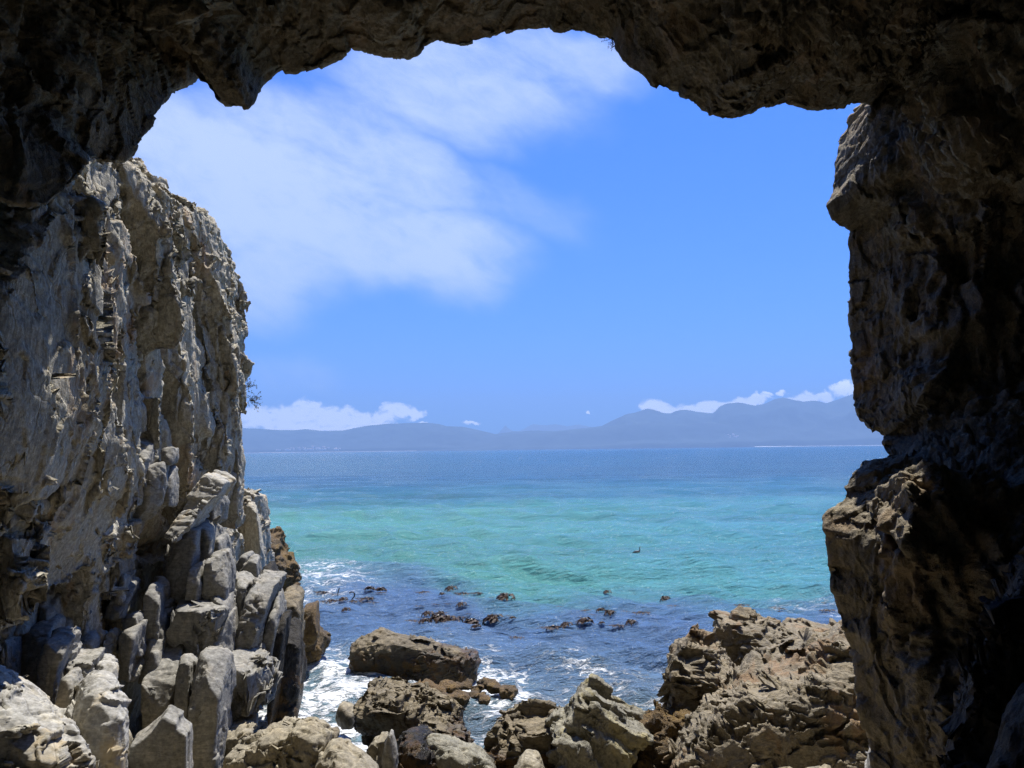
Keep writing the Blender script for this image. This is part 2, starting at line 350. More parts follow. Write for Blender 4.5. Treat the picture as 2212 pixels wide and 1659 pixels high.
def d_cliff(p, amp=1.0):
    wp = warp(p, 0.7, 0.22, 3)
    up = 0.75 * sstep(p[:, 2] + 0.12 * (p[:, 1] - 14), 6.0, 7.8)
    sh = p * np.array([1, 1, 1]) ; sh[:, 1] = wp[:, 1] + 0.16 * wp[:, 2]; sh[:, 0] = wp[:, 0]; sh[:, 2] = wp[:, 2]
    fa, ed, cid = facets(sh * np.array([0.8, 0.62, 0.15]), 0.60)
    d = fa + (HS[cid] - 0.5) * 0.55 - 0.25 * crack(ed, cid, 0.025, 0.7)
    fa, ed, cid = facets(sh * np.array([1.9, 1.4, 0.36]) + 7, 0.30)
    d = d + fa + (HS[cid] - 0.5) * 0.16 - 0.10 * crack(ed, cid, 0.03, 0.4)
    fa, ed, cid = facets(wp * np.array([1.2, 1.0, 0.9]) + 11, 0.36); d = d + (fa + (HS[cid] - 0.5) * 0.16 - 0.08 * crack(ed, cid, 0.03, 0.5)) * up
    fa, ed, cid = facets(wp * np.array([3.0, 2.5, 1.7]) + 4, 0.13); d = d + (fa + (HS[cid] - 0.5) * 0.04) * (0.3 + 0.7 * up)
    d = d + 0.12 * (ridged(sh * np.array([2.6, 2.0, 0.4]), 3, 0.6) - 0.4) * (1 - 0.6 * up) + 0.20 * fbm(p * 0.5, 2)
    return d * amp
def d_block(p, amp=1.0):
    amp = amp * 0.75; wp = warp(p, 1.2, 0.06)
    fa, ed, cid = facets(wp * np.array([1.6, 1.6, 0.9]), 0.22); d = fa * 0.8 - 0.06 * crack(ed, cid, 0.014, 0.55)
    fa, ed, cid = facets(wp * np.array([4.5, 4.5, 2.4]) + 4, 0.08); d = d + fa * (fbm(p * 0.9, 2) > 0.0)
    d = d + 0.02 * fbm(p * 1.5, 3) + 0.01 * fbm(p * 6, 5)
    return d * amp
def d_boulder(p, amp=1.0):
    wp = warp(p, 1.3, 0.15); fa, ed, cid = facets(wp * 1.0, 0.30); f2_, e2, c2 = facets(wp * np.array([3.2, 3.2, 4.2]) + 4, 0.09)
    return (fa * 0.8 + f2_ * 0.8 + 0.05 * fbm(p * 1.3, 3) + 0.028 * fbm(p * 5, 5) - 0.06 * crack(ed, cid, 0.014, 0.6)) * amp
def d_strata(dip=(0.15, 0.1), freq=5.0, sa=0.12):
    def f(p, amp=1.0):
        wp = warp(p, 1.2, 0.12, 3)
        h = wp[:, 2] - dip[0] * wp[:, 0] - dip[1] * wp[:, 1]
        fa0, e0, c0 = facets(wp * np.array([0.9, 0.9, 1.2]) + 2, 0.30)
        d = fa0 - 0.03 + sa * 1.5 * (saw(h + 0.25 * (HS[c0] - .5), freq) - 0.6) - 0.07 * crack(e0, c0, 0.02, 0.6)
        bl, ed, cid = facets(wp * np.array([2.2, 2.2, 3.6]) + 5, 0.11)
        d = d + bl * 0.9
        fa, ed, cid = facets(p * np.array([5.5, 5.5, 9]) + 5, 0.045); return (d + fa + 0.03 * fbm(p * 5, 4) - 0.03) * amp
    return f
def d_pits(p, amp=1.0):
    wp = warp(p, 2.5, 0.08)
    h = wp[:, 2] - 0.42 * wp[:, 0] - 0.1 * wp[:, 1] + 0.08 * fbm(p * 1.3, 3)
    d = 0.09 * (saw(h, 1.9) - 0.6) + 0.025 * (saw(h, 7.0, 5) - .6)
    fa, ed, cid = facets(wp * np.array([1.4, 1.4, 2.4]), 0.14); d = d + fa
    f1, f2, cid, _ = cells(wp * np.array([5.5, 4.0, 8.0])); d = d - 0.075 * (1 - sstep(f1, 0.1, 0.45)) * (fbm(p * 0.9, 2) > -0.15)
    f1, f2, cid, _ = cells(wp * 12.0); d = d - 0.028 * (1 - sstep(f1, 0.12, 0.45))
    return (d + 0.04 * ridged(wp * 4.5, 3)) * amp
def d_splinter(p, amp=1.0):
    a = np.array([0.62, 0.30, -0.55]); a /= np.linalg.norm(a)
    b = np.array([0.5, 0.0, 0.6]); b = b - a * (a @ b); b /= np.linalg.norm(b); c = np.cross(a, b)
    q = np.stack([p @ a * 0.55, p @ b * 5.0, p @ c * 3.0], 1); q = q + 0.16 * fbm(p * 2, 3)[:, None]
    fa, ed, cid = facets(q, 0.13); q2 = np.stack([p @ a * 1.4, p @ b * 13, p @ c * 6.0], 1); f3, e3, c3 = facets(q2, 0.04)
    return (fa + (HS[cid] - 0.5) * 0.17 - 0.06 * crack(ed, cid, 0.05, 0.7) + f3 + (HS[c3] - .5) * .03 + 0.02 * fbm(p * 5, 4) - .02) * amp
def d_lumpy(p, amp=1.0):
    wp = warp(p, 3.0, 0.08)
    f0, e0, c0 = facets(wp * 1.7, 0.20); f1, e1, c1 = facets(wp * 4.2 + 3, 0.10); g1, _, _, _ = cells(wp * 9.5)
    return (f0 * .8 + f1 + (HS[c1] - .5) * .02 - 0.035 * (1 - sstep(g1, 0.1, 0.5)) + 0.06 * fbm(p * 1.4, 4) + 0.035 * ridged(wp * 6, 3) - .02) * amp

JT = {'': [((1.5, 1.3, 0.8), .8, 1.5), ((4.0, 3.4, 2.2), .6, 3.5)], 'grey_quartzite': [((1.3, 1.2, 0.6), .85, 1.5), ((3.6, 3.2, 1.6), .6, 3.5)],
      'sea_rock': [((1.2, 1.0, 3.0), .7, 1.5), ((3.2, 2.8, 7.0), .7, 3.5)], 'pitted_slab': [((0.8, 0.7, 1.2), .65, 1.5), ((2.4, 2.1, 3.2), .3, 3.5)], 'weedy_rock': [((4.0, 4.0, 4.5), .7, 3.5)],
      'pale_boulder': [((1.3, 1.1, 1.3), .3, 1.5)], 'tan_boulder': [((1.5, 1.3, 1.3), .6, 1.5), ((4.0, 3.4, 3.2), .45, 3.5)], 'splintered_rock': [((3.5, 3, 6.0), .45, 1.5)], 'cliff_rock': [((1.2, 1.0, 0.5), .75, 1.5), ((3.0, 2.8, 1.6), .7, 3.5)]}
# ------------------------------------------------------------------ one solid rock from a surveyed outline, a distance and a thickness
def pts(s): return np.array([[float(a) for a in q.split(',')] for q in s.split()])
def loft(outline, Y, T, n=8, front=0.06, tilt=0.0, shear=None, sink=0.0, m=96, secs=26, zpow=None):
    o = resample(pts(outline), m, closed=True)
    b = at(o[:, 0], o[:, 1], np.full(m, float(Y)))
    zmin, zmax = b[:, 2].min(), b[:, 2].max()
    lo = np.clip(1 - (b[:, 2] - zmin) / (0.3 * (zmax - zmin)), 0, 1); b[:, 2] -= sink * lo
    zmin -= sink
    cx, cz = b[:, 0].mean(), zmin + 0.25 * (zmax - zmin)
    if shear is None: shear = ((1.0 if n < 6 else 0.5) * b[:, 0].mean() / Y, 0.0)
    V = []; kk = np.hanning(m // 3 + 2)[1:-1]; kk /= kk.sum(); h_ = len(kk) // 2
    bs = np.stack([np.convolve(np.concatenate([b[-h_:, i], b[:, i], b[:len(kk) - 1 - h_, i]]), kk, 'valid') for i in range(3)], 1)
    vs = 0.5 - 0.5 * np.cos(np.linspace(0.0, math.pi, secs + 2)[1:-1])
    for v in vs:
        s = (1 - abs(2 * v - 1) ** n) ** (1.0 / n)
        e_s = min(1.0, 2.2 * (1 - s)) if n < 6 else 0.0
        q = b * (1 - e_s) + bs * e_s; q[:, 0] = cx + (q[:, 0] - cx) * s; q[:, 2] = cz + (q[:, 2] - cz) * s
        q[:, 1] = Y + (v - front) * T + tilt * (b[:, 2] - zmin) * 1.0
        q[:, 0] += shear[0] * (v - front) * T; q[:, 2] += shear[1] * (v - front) * T
        V.append(q)
    V = np.concatenate(V); ns = len(vs)
    faces = grid_faces(ns, m, wrap=True).tolist()
    c0 = V[:m].mean(0); c1 = V[-m:].mean(0); V = np.vstack([V, c0, c1]); i0, i1 = len(V) - 2, len(V) - 1
    for k in range(m):
        faces.append([k, i0, (k + 1) % m]); faces.append([(ns - 1) * m + (k + 1) % m, i1, (ns - 1) * m + k])
    return V, faces
def chip(p, cuts, cut, seed):
    """knock flat faces off a solid"""
    r_ = np.random.RandomState(seed)
    for k in range(cuts):
        nv = r_.normal(size=3) * np.array([1.0, 0.9, 0.75]); nv[2] = abs(nv[2]) if r_.rand() < .7 else nv[2]; nv[1] = -abs(nv[1]) if r_.rand() < .75 else nv[1]
        nv /= np.linalg.norm(nv); h = p @ nv; thr = h.max() - r_.uniform(0.3, 1.0) * cut * (h.max() - h.min())
        p = p - np.maximum(0, h - thr)[:, None] * nv[None]
    return p
def d_fine(p, amp=1.0, s=1.0):
    """chips, grit and grain added once the big form is meshed evenly"""
    wp = warp(p, 2.0, 0.10, 2)
    fa, ed, cid = facets(wp * np.array([3.6, 3.6, 2.2]) * s + 3, 0.085 / s); f2_, e2, c2 = facets(wp * np.array([9.0, 9.0, 6.0]) * s + 3, 0.035 / s)
    ms = sstep(fbm(p * 0.8 + 5, 2), -0.15, 0.35)
    return (fa + f2_ * (0.4 + ms) - 0.05 * crack(ed, cid, 0.02, 0.35) + 0.018 * fbm(p * 7, 4)) * amp
def remesh_me(me, vox, smooth=0):
    o = bpy.data.objects.new('tmp', me); COL.objects.link(o)
    if vox: m = o.modifiers.new('r', 'REMESH'); m.mode = 'VOXEL'; m.voxel_size = vox; m.use_smooth_shade = True
    if smooth: m = o.modifiers.new('s', 'SMOOTH'); m.factor = 0.5; m.iterations = smooth
    res = bpy.data.meshes.new_from_object(o.evaluated_get(bpy.context.evaluated_depsgraph_get()))
    bpy.data.objects.remove(o); bpy.data.meshes.remove(me); return res
def finish(me, disp, amp, mat, name, parent=None, vox=0.025, fine=0.40, joints=()):
    p = get_co(me); n = get_no(me)
    p = p + n * disp(p, amp)[:, None]; me.vertices.foreach_set('co', p.astype(np.float32).ravel()); me.update()
    me = remesh_me(me, vox, 0 if mat.name == 'grey_quartzite' else 2)
    for (sc_, st_, sd_) in joints:
        p = get_co(me); n = get_no(me); p = planar(p, n, sc_, st_, sd_); me.vertices.foreach_set('co', p.ravel()); me.update()
    if mat.name in ('pitted_slab', 'sea_rock', 'tan_boulder'): me = remesh_me(me, None, 2)
    p = get_co(me); n = get_no(me); p = p + n * d_fine(p, fine * min(1.0, 0.35 + 0.65 * amp))[:, None]
    loc = np.array([p[:, 0].mean(), p[:, 1].mean(), p[:, 2].min()])
    me.vertices.foreach_set('co', (p - loc).astype(np.float32).ravel())
    me.polygons.foreach_set('use_smooth', np.ones(len(me.polygons), bool)); me.update()
    me.materials.clear(); me.materials.append(mat); me.name = name
    o = bpy.data.objects.new(name, me); COL.objects.link(o)
    if parent is not None: o.parent = parent; o.location = Vector(loc) - parent.location
    else: o.location = loc
    return o
def rock(name, outlines, Y, T, mat, disp=None, amp=1.0, label=None, cat='rock', group=None, parent=None, vox=None, cuts=5, cut=0.10, joints=None, fine=0.4, **kw):
    """outlines: one outline, or several (outline, Y, T, kwargs) fused into one rock"""
    if isinstance(outlines, str): outlines = [(outlines, Y, T, {})]
    VV, FF, off = [], [], 0
    for (ol, y, t, k) in outlines:
        v, f = loft(ol, y, t, **{**kw, **k}); v = chip(v, cuts, cut, sum(ord(ch) * (i_ % 7 + 1) for i_, ch in enumerate(ol)) % 9973); VV.append(v); FF += [[i + off for i in q] for q in f]; off += len(v)
    A_ = np.vstack(VV); size = np.ptp(loft(*outlines[0][:3])[0], axis=0).min(); amp = amp * float(np.clip(size / 1.5, 0.3, 1.0))
    me = remesh(A_, FF, vox or 0.0021 * outlines[0][1])
    o = finish(me, disp or d_block, amp, mat, name, parent, vox or 0.0021 * outlines[0][1], fine, (JT.get(mat.name, JT['']) if size > 0.75 else [((3.0, 2.6, 2.0), .5, 3.5)]) if joints is None else joints)
    if label: tag(o, label, cat, group)
    return o
# ------------------------------------------------------------------ cave: roof and side walls, swept from the mouth back over the camera
RIM = """-420,2300,6 -420,1700,6 -400,1300,6 -380,1000,6 -330,760,6 -260,560,6 -160,470,6.2 -60,440,6.4 0,434,6.5 30,437,6.5 60,442,6.6 98,440,6.7 122,420,6.8 150,396,6.9 172,375,7.0 186,350,7.1 192,338,7.3
214,344,7.6 240,348,7.7 268,346,7.8 288,330,7.9 303,300,8.0 316,282,8.1 330,258,8.2 343,240,8.3 355,215,8.5 372,193,8.7 385,184,8.8 400,180,8.9 414,173,9.0 421,160,9.1 435,143,9.1 448,146,9.1 462,149,9.1 478,157,9.0 480,175,8.8 476,190,8.6 475,203,8.5 480,218,8.4 498,232,8.4 518,237,8.4 536,235,8.4 550,222,8.5 553,205,8.6 558,190,8.8 572,176,9 592,162,9 608,152,9.1 635,155,9.1 665,150,9.1 700,138,9.2 738,124,9.2 750,112,9.2 758,101,9.3 790,106,9.4
830,118,9.4 862,124,9.4 880,125,9.4 900,115,9.4 915,95,9.5 928,85,9.5 950,83,9.5 968,92,9.5 990,99,9.5 1015,97,9.5 1045,82,9.5 1080,72,9.5 1120,63,9.5 1160,62,9.5 1187,57,9.5 1197,68,9.4 1212,73,9.4 1235,66,9.4 1262,66,9.4 1290,78,9.3 1320,83,9.3 1328,88,9.2
1333,110,9.1 1345,122,9.0 1362,142,8.9 1392,165,8.8 1412,182,8.8 1440,192,8.8 1465,195,8.8 1478,206,8.7 1495,218,8.7 1518,236,8.7 1540,248,8.6 1562,258,8.6 1580,256,8.6 1600,244,8.7 1616,237,8.8 1650,231,8.8 1700,223,8.9 1735,226,8.9 1770,233,8.9 1800,231,8.9 1832,227,9.0 1850,222,9.0 1870,219,9.1 1882,228,9.6
1866,233,10.4 1848,243,10.5 1838,258,10.5 1830,285,10.5 1812,308,10.5 1806,340,10.4 1803,380,10.3 1797,415,10.2 1787,446,10.0 1796,470,10.0 1813,488,10.1 1838,500,10.3 1835,512,10.3 1831,528,10.3 1836,545,10.3 1833,580,10.3 1838,620,10.3 1840,700,10.3 1841,780,10.2 1842,830,10.1 1848,855,10.1 1846,882,10.0 1858,905,9.9 1880,926,9.8 1912,942,9.7
1910,955,9.6 1914,972,9.5 1926,988,9.3 1915,991,9.0 1885,1000,8.8 1860,1008,8.7 1840,1025,8.6 1826,1050,8.6 1823,1078,8.5 1810,1092,8.5 1795,1103,8.4 1783,1118,8.4 1780,1145,8.3 1792,1180,8.3 1797,1220,8.3 1800,1275,8.2 1812,1320,8.2 1822,1355,8.1 1842,1400,8.1 1850,1440,8.0 1855,1490,8.0 1862,1540,7.9 1878,1590,7.9 1886,1640,7.8 1900,1720,7.7 1940,1900,7.6 1960,2300,7.6"""
def build_cave():
    r = pts(' '.join(RIM.split()))
    # fine sampling where it is in view
    inv = resample(r[8:-2], 1180); r = np.vstack([resample(r[:9], 60)[:-1], inv, resample(r[-3:], 40)[1:]])
    n = len(r); B = at(r[:, 0], r[:, 1], r[:, 2])
    def smooth(A, k):
        pad = np.pad(A, ((k, k), (0, 0)), mode='edge'); ker = np.hanning(2 * k + 1); ker /= ker.sum()
        return np.stack([np.convolve(pad[:, i], ker, 'valid') for i in range(A.shape[1])], 1)
    S1, S2 = smooth(B, 26), smooth(B, 90)
    a_in = np.concatenate([np.linspace(0, 0.5, 50, endpoint=False), np.linspace(0.5, 5.0, 260, endpoint=False), np.linspace(5.0, 17, 60)])
    a_out = np.concatenate([np.geomspace(0.02, 1.2, 30), np.geomspace(1.4, 26, 26)])[::-1]
    rows = []
    ctr = np.array([0.0, 0, 4.6])
    def rad(P):
        q = P - ctr; q[:, 1] = 0; return q / np.linalg.norm(q, axis=1)[:, None]
    Rd = rad(smooth(B, 60)); right = sstep(Rd[:, 0], 0.80, 0.95) * (B[:, 0] > 0)
    for a in a_out:
        P = B + Rd * a; P[:, 1] += 0.5 * (1 - math.exp(-a / 0.35)) + 0.02 * a
        rows.append(P)
    for a in a_in:
        w1, w2 = sstep(np.array(a), 0.0, 0.45), sstep(np.array(a), 0.4, 2.2)
        P = B * (1 - w1) + S1 * w1; P = P * (1 - w2) + S2 * w2
        P = P.copy(); P[:, 1] -= a * (1 - 0.0)
        base = np.stack([P[:, 0], P[:, 1], P[:, 2]], 1)
        lump = np.clip(0.5 + 0.9 * fbm(base * 0.42 + 3.3, 2), 0, 1.3)
        hol = np.clip(0.5 + 0.9 * ridged(base * np.array([1, 1, .6]) * 0.75 + 8, 2), 0, 1.3)
        e = 0.10 * a + (1 - math.exp(-a / 0.9)) * 0.75 * lump + (1 - math.exp(-a / 0.4)) * 0.25 * hol
        e = e + right * (2.6 * sstep(np.array(a), 0.7, 2.2)); P += Rd * np.reshape(e, (-1, 1)); rows.append(P)
    # close the dark end of the cave
    last = rows[-1]
    for s in (0.8, 0.5, 0.2, 0.0):
        P = last.copy(); P[:, 0] *= s; P[:, 2] = 3 + (P[:, 2] - 3) * s; P[:, 1] -= 1.5 * (1 - s); rows.append(P)
    G = np.stack(rows); nr = len(rows)
    no = grid_normals(G).reshape(-1, 3); P = G.reshape(-1, 3)
    dirv = np.repeat(Rd[None], nr, 0).reshape(-1, 3)
    # the face normal points into the cave; displacement moves along it
    sgn = np.where(np.einsum('ij,ij->i', no, dirv) > 0, -1.0, 1.0)
    io = len(a_out); aa = np.concatenate([a_out, a_in, np.full(4, 17)])
    amp = np.where(np.arange(nr) < io, np.minimum(0.5, 0.12 + 0.2 * aa), 0.10 + 0.90 * sstep(aa, 0.0, 0.9)); amp = np.repeat(amp, n)
    d = d_cave(P, 1.0)
    P = P + no * (sgn * d * amp)[:, None] * 1.0
    P = P + no * (sgn * d_fine(P, 0.5))[:, None]
    f = grid_faces(nr, n)[:, ::-1]
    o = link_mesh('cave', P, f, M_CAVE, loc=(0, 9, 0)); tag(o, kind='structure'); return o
build_cave()

# ------------------------------------------------------------------ ground inside and in front of the cave, seabed
def ground():
    x = np.linspace(-9, 9, 240); y = np.concatenate([np.linspace(-10, 4, 60), np.linspace(4.1, 16, 240)]); X, Y = np.meshgrid(x, y)
    z = 3.3 - 2.6 * sstep(Y, 2.2, 6.5) - 1.6 * sstep(Y, 9.0, 13.5) - 0.35 * sstep(Y, 11, 16)
    z = z + 1.2 * sstep(np.abs(X), 4.0, 7.5) * (1 - sstep(Y, 9, 14))
    P = np.stack([X, Y, z], -1).reshape(-1, 3); P[:, 2] += d_boulder(P, 2.0) + 0.25 * fbm(P * 0.8, 4)
    tag(link_mesh('ground', P, grid_faces(len(y), len(x)), M_TAN), kind='structure')
    m = simple_mat('seabed_sand', (0.20, 0.22, 0.16), 0.9)
    q = [(-30000, -40, -3.2), (30000, -40, -3.2), (30000, 24000, -3.2), (-30000, 24000, -3.2)]
    tag(link_mesh('seabed', q, [(0, 1, 2, 3)], m, smooth=False), kind='structure')
ground()

# ------------------------------------------------------------------ sea
FOAM = [  # outline centres in survey units, radius in metres, strength
    (640, 1500, 1.5, .85), (700, 1530, 1.5, .9), (620, 1570, 1.1, 1.1), (740, 1580, 1.2, 1.0), (690, 1460, 1.3, .75), (760, 1450, 1.0, .7), (860, 1455, 1.1, .85), (1000, 1460, 1.4, .9), (1100, 1470, 1.2, .6),
    (930, 1480, 1.0, 1.0), (1080, 1500, 1.2, .8), (1050, 1530, 1.0, .7), (1260, 1500, 1.2, .45), (1400, 1520, 1.2, .55), (1250, 1550, .8, .6), (880, 1630, .8, .9), (960, 1630, .9, 1.0), (1040, 1625, .7, .8), (1240, 1655, .9, .9), (1200, 1640, .7, .8), (780, 1600, .9, .8),
    (660, 1230, 3.0, .55), (700, 1250, 2.6, .5), (650, 1290, 2.2, .42), (700, 1420, 1.4, .7), (660, 1440, 1.2, .75), (730, 1400, 1.1, .5), (1040, 1450, .9, .7), (800, 1420, 1.0, .35), (1790, 1300, 3.0, .2), (700, 1490, 3.0, .62), (900, 1445, 3.0, .42), (1100, 1520, 3.0, .40), (1300, 1500, 2.2, .36), (640, 1600, 1.4, .9), (720, 1570, 1.0, .95), (1420, 1470, 1.5, .34), (1250, 1440, 2.0, .30), (820, 1640, 1.0, .9)]
SEA = {}
def sea_z(x, y):
    """height of the rippled water at a place"""
    return float(SEA['z'][np.argmin(np.abs(SEA['yy'] - y)), np.argmin(np.abs(SEA['ang'] - x / (y + 1.5)))])
def sea():
    yy = 1.0 / np.linspace(1 / 7.0, 1 / 14000.0, 860); yy = yy[yy < 3000]; yy = np.concatenate([yy, [3600, 4500, 6000, 8000, 10000, 12500, 16000]])
    ang = np.linspace(-1.0, 1.0, 1500); ang = ang * (0.72 + 0.28 * ang ** 2)
    Y = np.repeat(yy[:, None], len(ang), 1); X = (Y + 1.5) * ang[None, :]
    P = np.stack([X, Y, 0 * X], -1).reshape(-1, 3); x, y = P[:, 0], P[:, 1]
    dyy = np.repeat(np.gradient(yy), len(ang)); rs = np.random.RandomState(3)
    wx = x + 0.8 * fbm(np.stack([x * 0.25, y * 0.25, 0 * x], 1), 2); wy = y + 0.8 * fbm(np.stack([x * 0.25, y * 0.25, 0 * x + 9], 1), 2)
    h = np.zeros(len(x))
    for k in range(46):
        lam = 0.35 * (1.11 ** k) if k < 30 else rs.uniform(4, 16)
        th = rs.normal(-0.35, 0.62); kx, ky = math.sin(th) * 2 * math.pi / lam, -math.cos(th) * 2 * math.pi / lam
        amp = 0.0135 * lam ** 0.85 if lam < 5 else 0.007 * lam ** 0.8
        att = 1 - sstep(dyy / lam, 0.18, 0.45)
        s = np.sin(kx * wx + ky * wy + rs.uniform(0, 6.28)); h += amp * att * (s + 0.35 * s * s * s)
    rid = ridged(np.stack([wx * 0.9, wy * 1.7, 0 * x], 1), 3); h += 0.06 * (rid - 0.4) * (1 - sstep(dyy, 0.15, 0.5))
    gust = 0.75 + 0.5 * fbm(np.stack([x * 0.06, y * 0.1, 0 * x], 1), 3); P[:, 2] = h * np.clip(gust, .4, 1.3)
    foam = np.zeros(len(x)); aer = np.zeros(len(x))
    for (fx, fy, r, s) in FOAM:
        c = on_z(fx, fy); d = np.hypot(x - c[0], (y - c[1]) * 0.8); foam = np.maximum(foam, s * (1 - sstep(d / r, 0.15, 1.25)))
    P[:, 2] += 0.06 * foam * fbm(np.stack([x * 2.5, y * 2.5, 0 * x], 1), 3)
    SEA.update(yy=yy, ang=ang, z=P[:, 2].reshape(len(yy), len(ang)).copy())
    # what lies under the water: kelp reef near the rocks, a bright sand shelf, then depth
    nz = fbm(np.stack([x * 0.05, y * 0.085, 0 * x], 1), 4); n2 = fbm(np.stack([x * 0.018, y * 0.03, 0 * x + 5], 1), 4)
    bx = np.array([500, 600, 700, 780, 900, 960, 1040, 1120, 1200, 1260, 1330, 1440, 1520, 1600, 1700, 1800, 1900, 2100.]); by = np.array([1232, 1232, 1228, 1216, 1218, 1240, 1275, 1300, 1303, 1290, 1275, 1280, 1305, 1312, 1298, 1275, 1265, 1262.])
    edge = np.interp(x / np.maximum(y, 1), (bx - 1106) / F, 5 * F / (by - 971)) + 3.2 * nz + 1.6 * fbm(np.stack([x * 0.22, y * 0.6, 0 * x], 1), 3)
    shelf = 0.5 * sstep(y, edge - 4.5, edge + 1.0) + 0.5 * sstep(y, edge - 1.0, edge + 4.0)
    dk = sstep(1 - np.hypot((x - 0.6) / 3.4, (y - 34.3) / 3.6) + 0.9 * nz, 0.0, 0.5) * 0.75
    ef = 70 + 8 * n2 + 5 * sstep(x / y, -.1, .1); deep = 0.62 * sstep(y, ef - 8, ef + 8) + 0.38 * sstep(y, ef + 5, ef + 75)
    dk = np.clip(sstep(nz, 0.12, 0.4), 0, 1) * (1 - sstep(y, 34, 46)) * 0.5
    c_reef = np.array([0.085, 0.150, 0.260]); c_sand = np.array([0.090, 0.275, 0.220]); c_deep = np.array([0.010, 0.085, 0.150]); c_aer = np.array([0.16, 0.25, 0.27])
    c_grey = np.array([0.040, 0.105, 0.125])
    c_s = c_sand[None] + sstep(x / y, -.15, .35)[:, None] * np.array([[-0.005, -0.01, 0.06]]) + (0.25 * nz)[:, None] * np.array([[.03, .10, .02]])
    col = c_reef[None] * (1 - shelf[:, None]) + c_s * shelf[:, None]
    col = col * (1 - dk[:, None]) + c_reef[None] * dk[:, None]
    col = col * (1 - deep[:, None]) + c_deep[None] * deep[:, None]
    gl = (sstep(-x / y, -.02, .28) * sstep(y, 90, 260))[:, None] * 0.75; col = col * (1 - gl) + c_grey[None] * gl
    br = fbm(np.stack([x * 0.02, y * 0.09, 0 * x + 2], 1), 4); br = br + 0.5 * fbm(np.stack([x * 0.10, y * 0.5, 0 * x + 4], 1), 4) * (1 - sstep(y, 120, 300)); col = col * (1 + 0.42 * br)[:, None]
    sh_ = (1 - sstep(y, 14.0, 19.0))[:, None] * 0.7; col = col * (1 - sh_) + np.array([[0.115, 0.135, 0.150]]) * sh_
    a3 = np.clip(foam * 0.75, 0, 0.8)[:, None]; col = col * (1 - a3) + c_aer[None] * a3
    f = grid_faces(len(yy), len(ang))
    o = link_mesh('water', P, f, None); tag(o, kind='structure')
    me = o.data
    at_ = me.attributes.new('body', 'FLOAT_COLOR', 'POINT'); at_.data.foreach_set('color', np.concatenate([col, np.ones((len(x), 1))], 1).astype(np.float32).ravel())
    at_ = me.attributes.new('foam', 'FLOAT', 'POINT'); at_.data.foreach_set('value', foam.astype(np.float32))
    m = bpy.data.materials.new('sea_water'); m.use_nodes = True; m.node_tree.nodes.clear(); t = NT(m.node_tree)
    body = t.n('ShaderNodeAttribute', attribute_name='body').outputs['Color']; fo = t.n('ShaderNodeAttribute', attribute_name='foam').outputs['Fac']
    pos = t.n('ShaderNodeNewGeometry').outputs['Position']
    warp = t.v('ADD', pos, t.v('SCALE', t.noise(pos, 1.1, 3, 0.5, 0, 1), 0.6))
    st = t.v('MULTIPLY', warp, (0.75, 1.25, 1.0))
    rg = t.noise(st, 1.6, 8, 0.62, 0.6); r1 = t.m('ABSOLUTE', t.m('SUBTRACT', rg, 0.5)); r2 = t.m('ABSOLUTE', t.m('SUBTRACT', t.noise(st, 5.2, 5, 0.65, 0.5), 0.5))
    lace = t.m('SUBTRACT', 1.0, t.m('ADD', t.m('MULTIPLY', r1, 5.0), t.m('MULTIPLY', r2, 3.2)))
    fm = t.m('ADD', t.m('MULTIPLY', fo, 0.66), t.m('MULTIPLY', lace, 1.05)); fm = t.m('SUBTRACT', fm, t.m('MULTIPLY', t.smooth(t.noise(pos, 0.9, 4, 0.6), 0.35, 0.65), 0.35)); fm = t.smooth(fm, 0.72, 1.12); fm = t.m('MULTIPLY', fm, t.smooth(fo, 0.02, 0.3))
    # small ripples; near water carries finer ones
    rp = t.v('MULTIPLY', warp, (0.7, 1.5, 1.0))
    h = t.m('ADD', t.m('MULTIPLY', t.noise(rp, 1.4, 6, 0.62, 0.3), 0.22), t.m('MULTIPLY', t.noise(rp, 6.0, 5, 0.7, 0.6), 0.06))
    h = t.m('ADD', h, t.m('MULTIPLY', t.noise(t.v('MULTIPLY', pos, (0.25, 0.8, 1)), 0.5, 7, 0.65), 0.8)); h = t.m('ADD', h, t.m('MULTIPLY', fm, 0.03))
    b = t.n('ShaderNodeBump'); b.inputs['Strength'].default_value = 1.0; b.inputs['Distance'].default_value = 1.3; t.L.new(h, b.inputs['Height'])
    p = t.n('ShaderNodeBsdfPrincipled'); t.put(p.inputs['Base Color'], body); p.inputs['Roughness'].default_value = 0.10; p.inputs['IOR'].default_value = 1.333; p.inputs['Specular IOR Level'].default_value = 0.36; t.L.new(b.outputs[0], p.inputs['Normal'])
    q = t.n('ShaderNodeBsdfPrincipled'); q.inputs['Base Color'].default_value = (0.80, 0.83, 0.84, 1); q.inputs['Roughness'].default_value = 0.55; t.L.new(b.outputs[0], q.inputs['Normal'])
    zp = t.n('ShaderNodeSeparateXYZ'); t.L.new(pos, zp.inputs[0]); offshore = t.smooth(t.m('LOGARITHM', t.m('MAXIMUM', zp.outputs[1], 1.0), 10.0), 1.4, 3.0); t.put(p.inputs['Specular IOR Level'], t.m('SUBTRACT', 0.50, t.m('MULTIPLY', offshore, 0.32)))  # specular level cut with distance offshore to weaken the sky reflection
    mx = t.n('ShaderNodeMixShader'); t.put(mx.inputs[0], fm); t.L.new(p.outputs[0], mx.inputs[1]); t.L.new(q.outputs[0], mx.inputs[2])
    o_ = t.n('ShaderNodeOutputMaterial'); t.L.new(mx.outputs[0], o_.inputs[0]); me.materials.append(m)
sea()

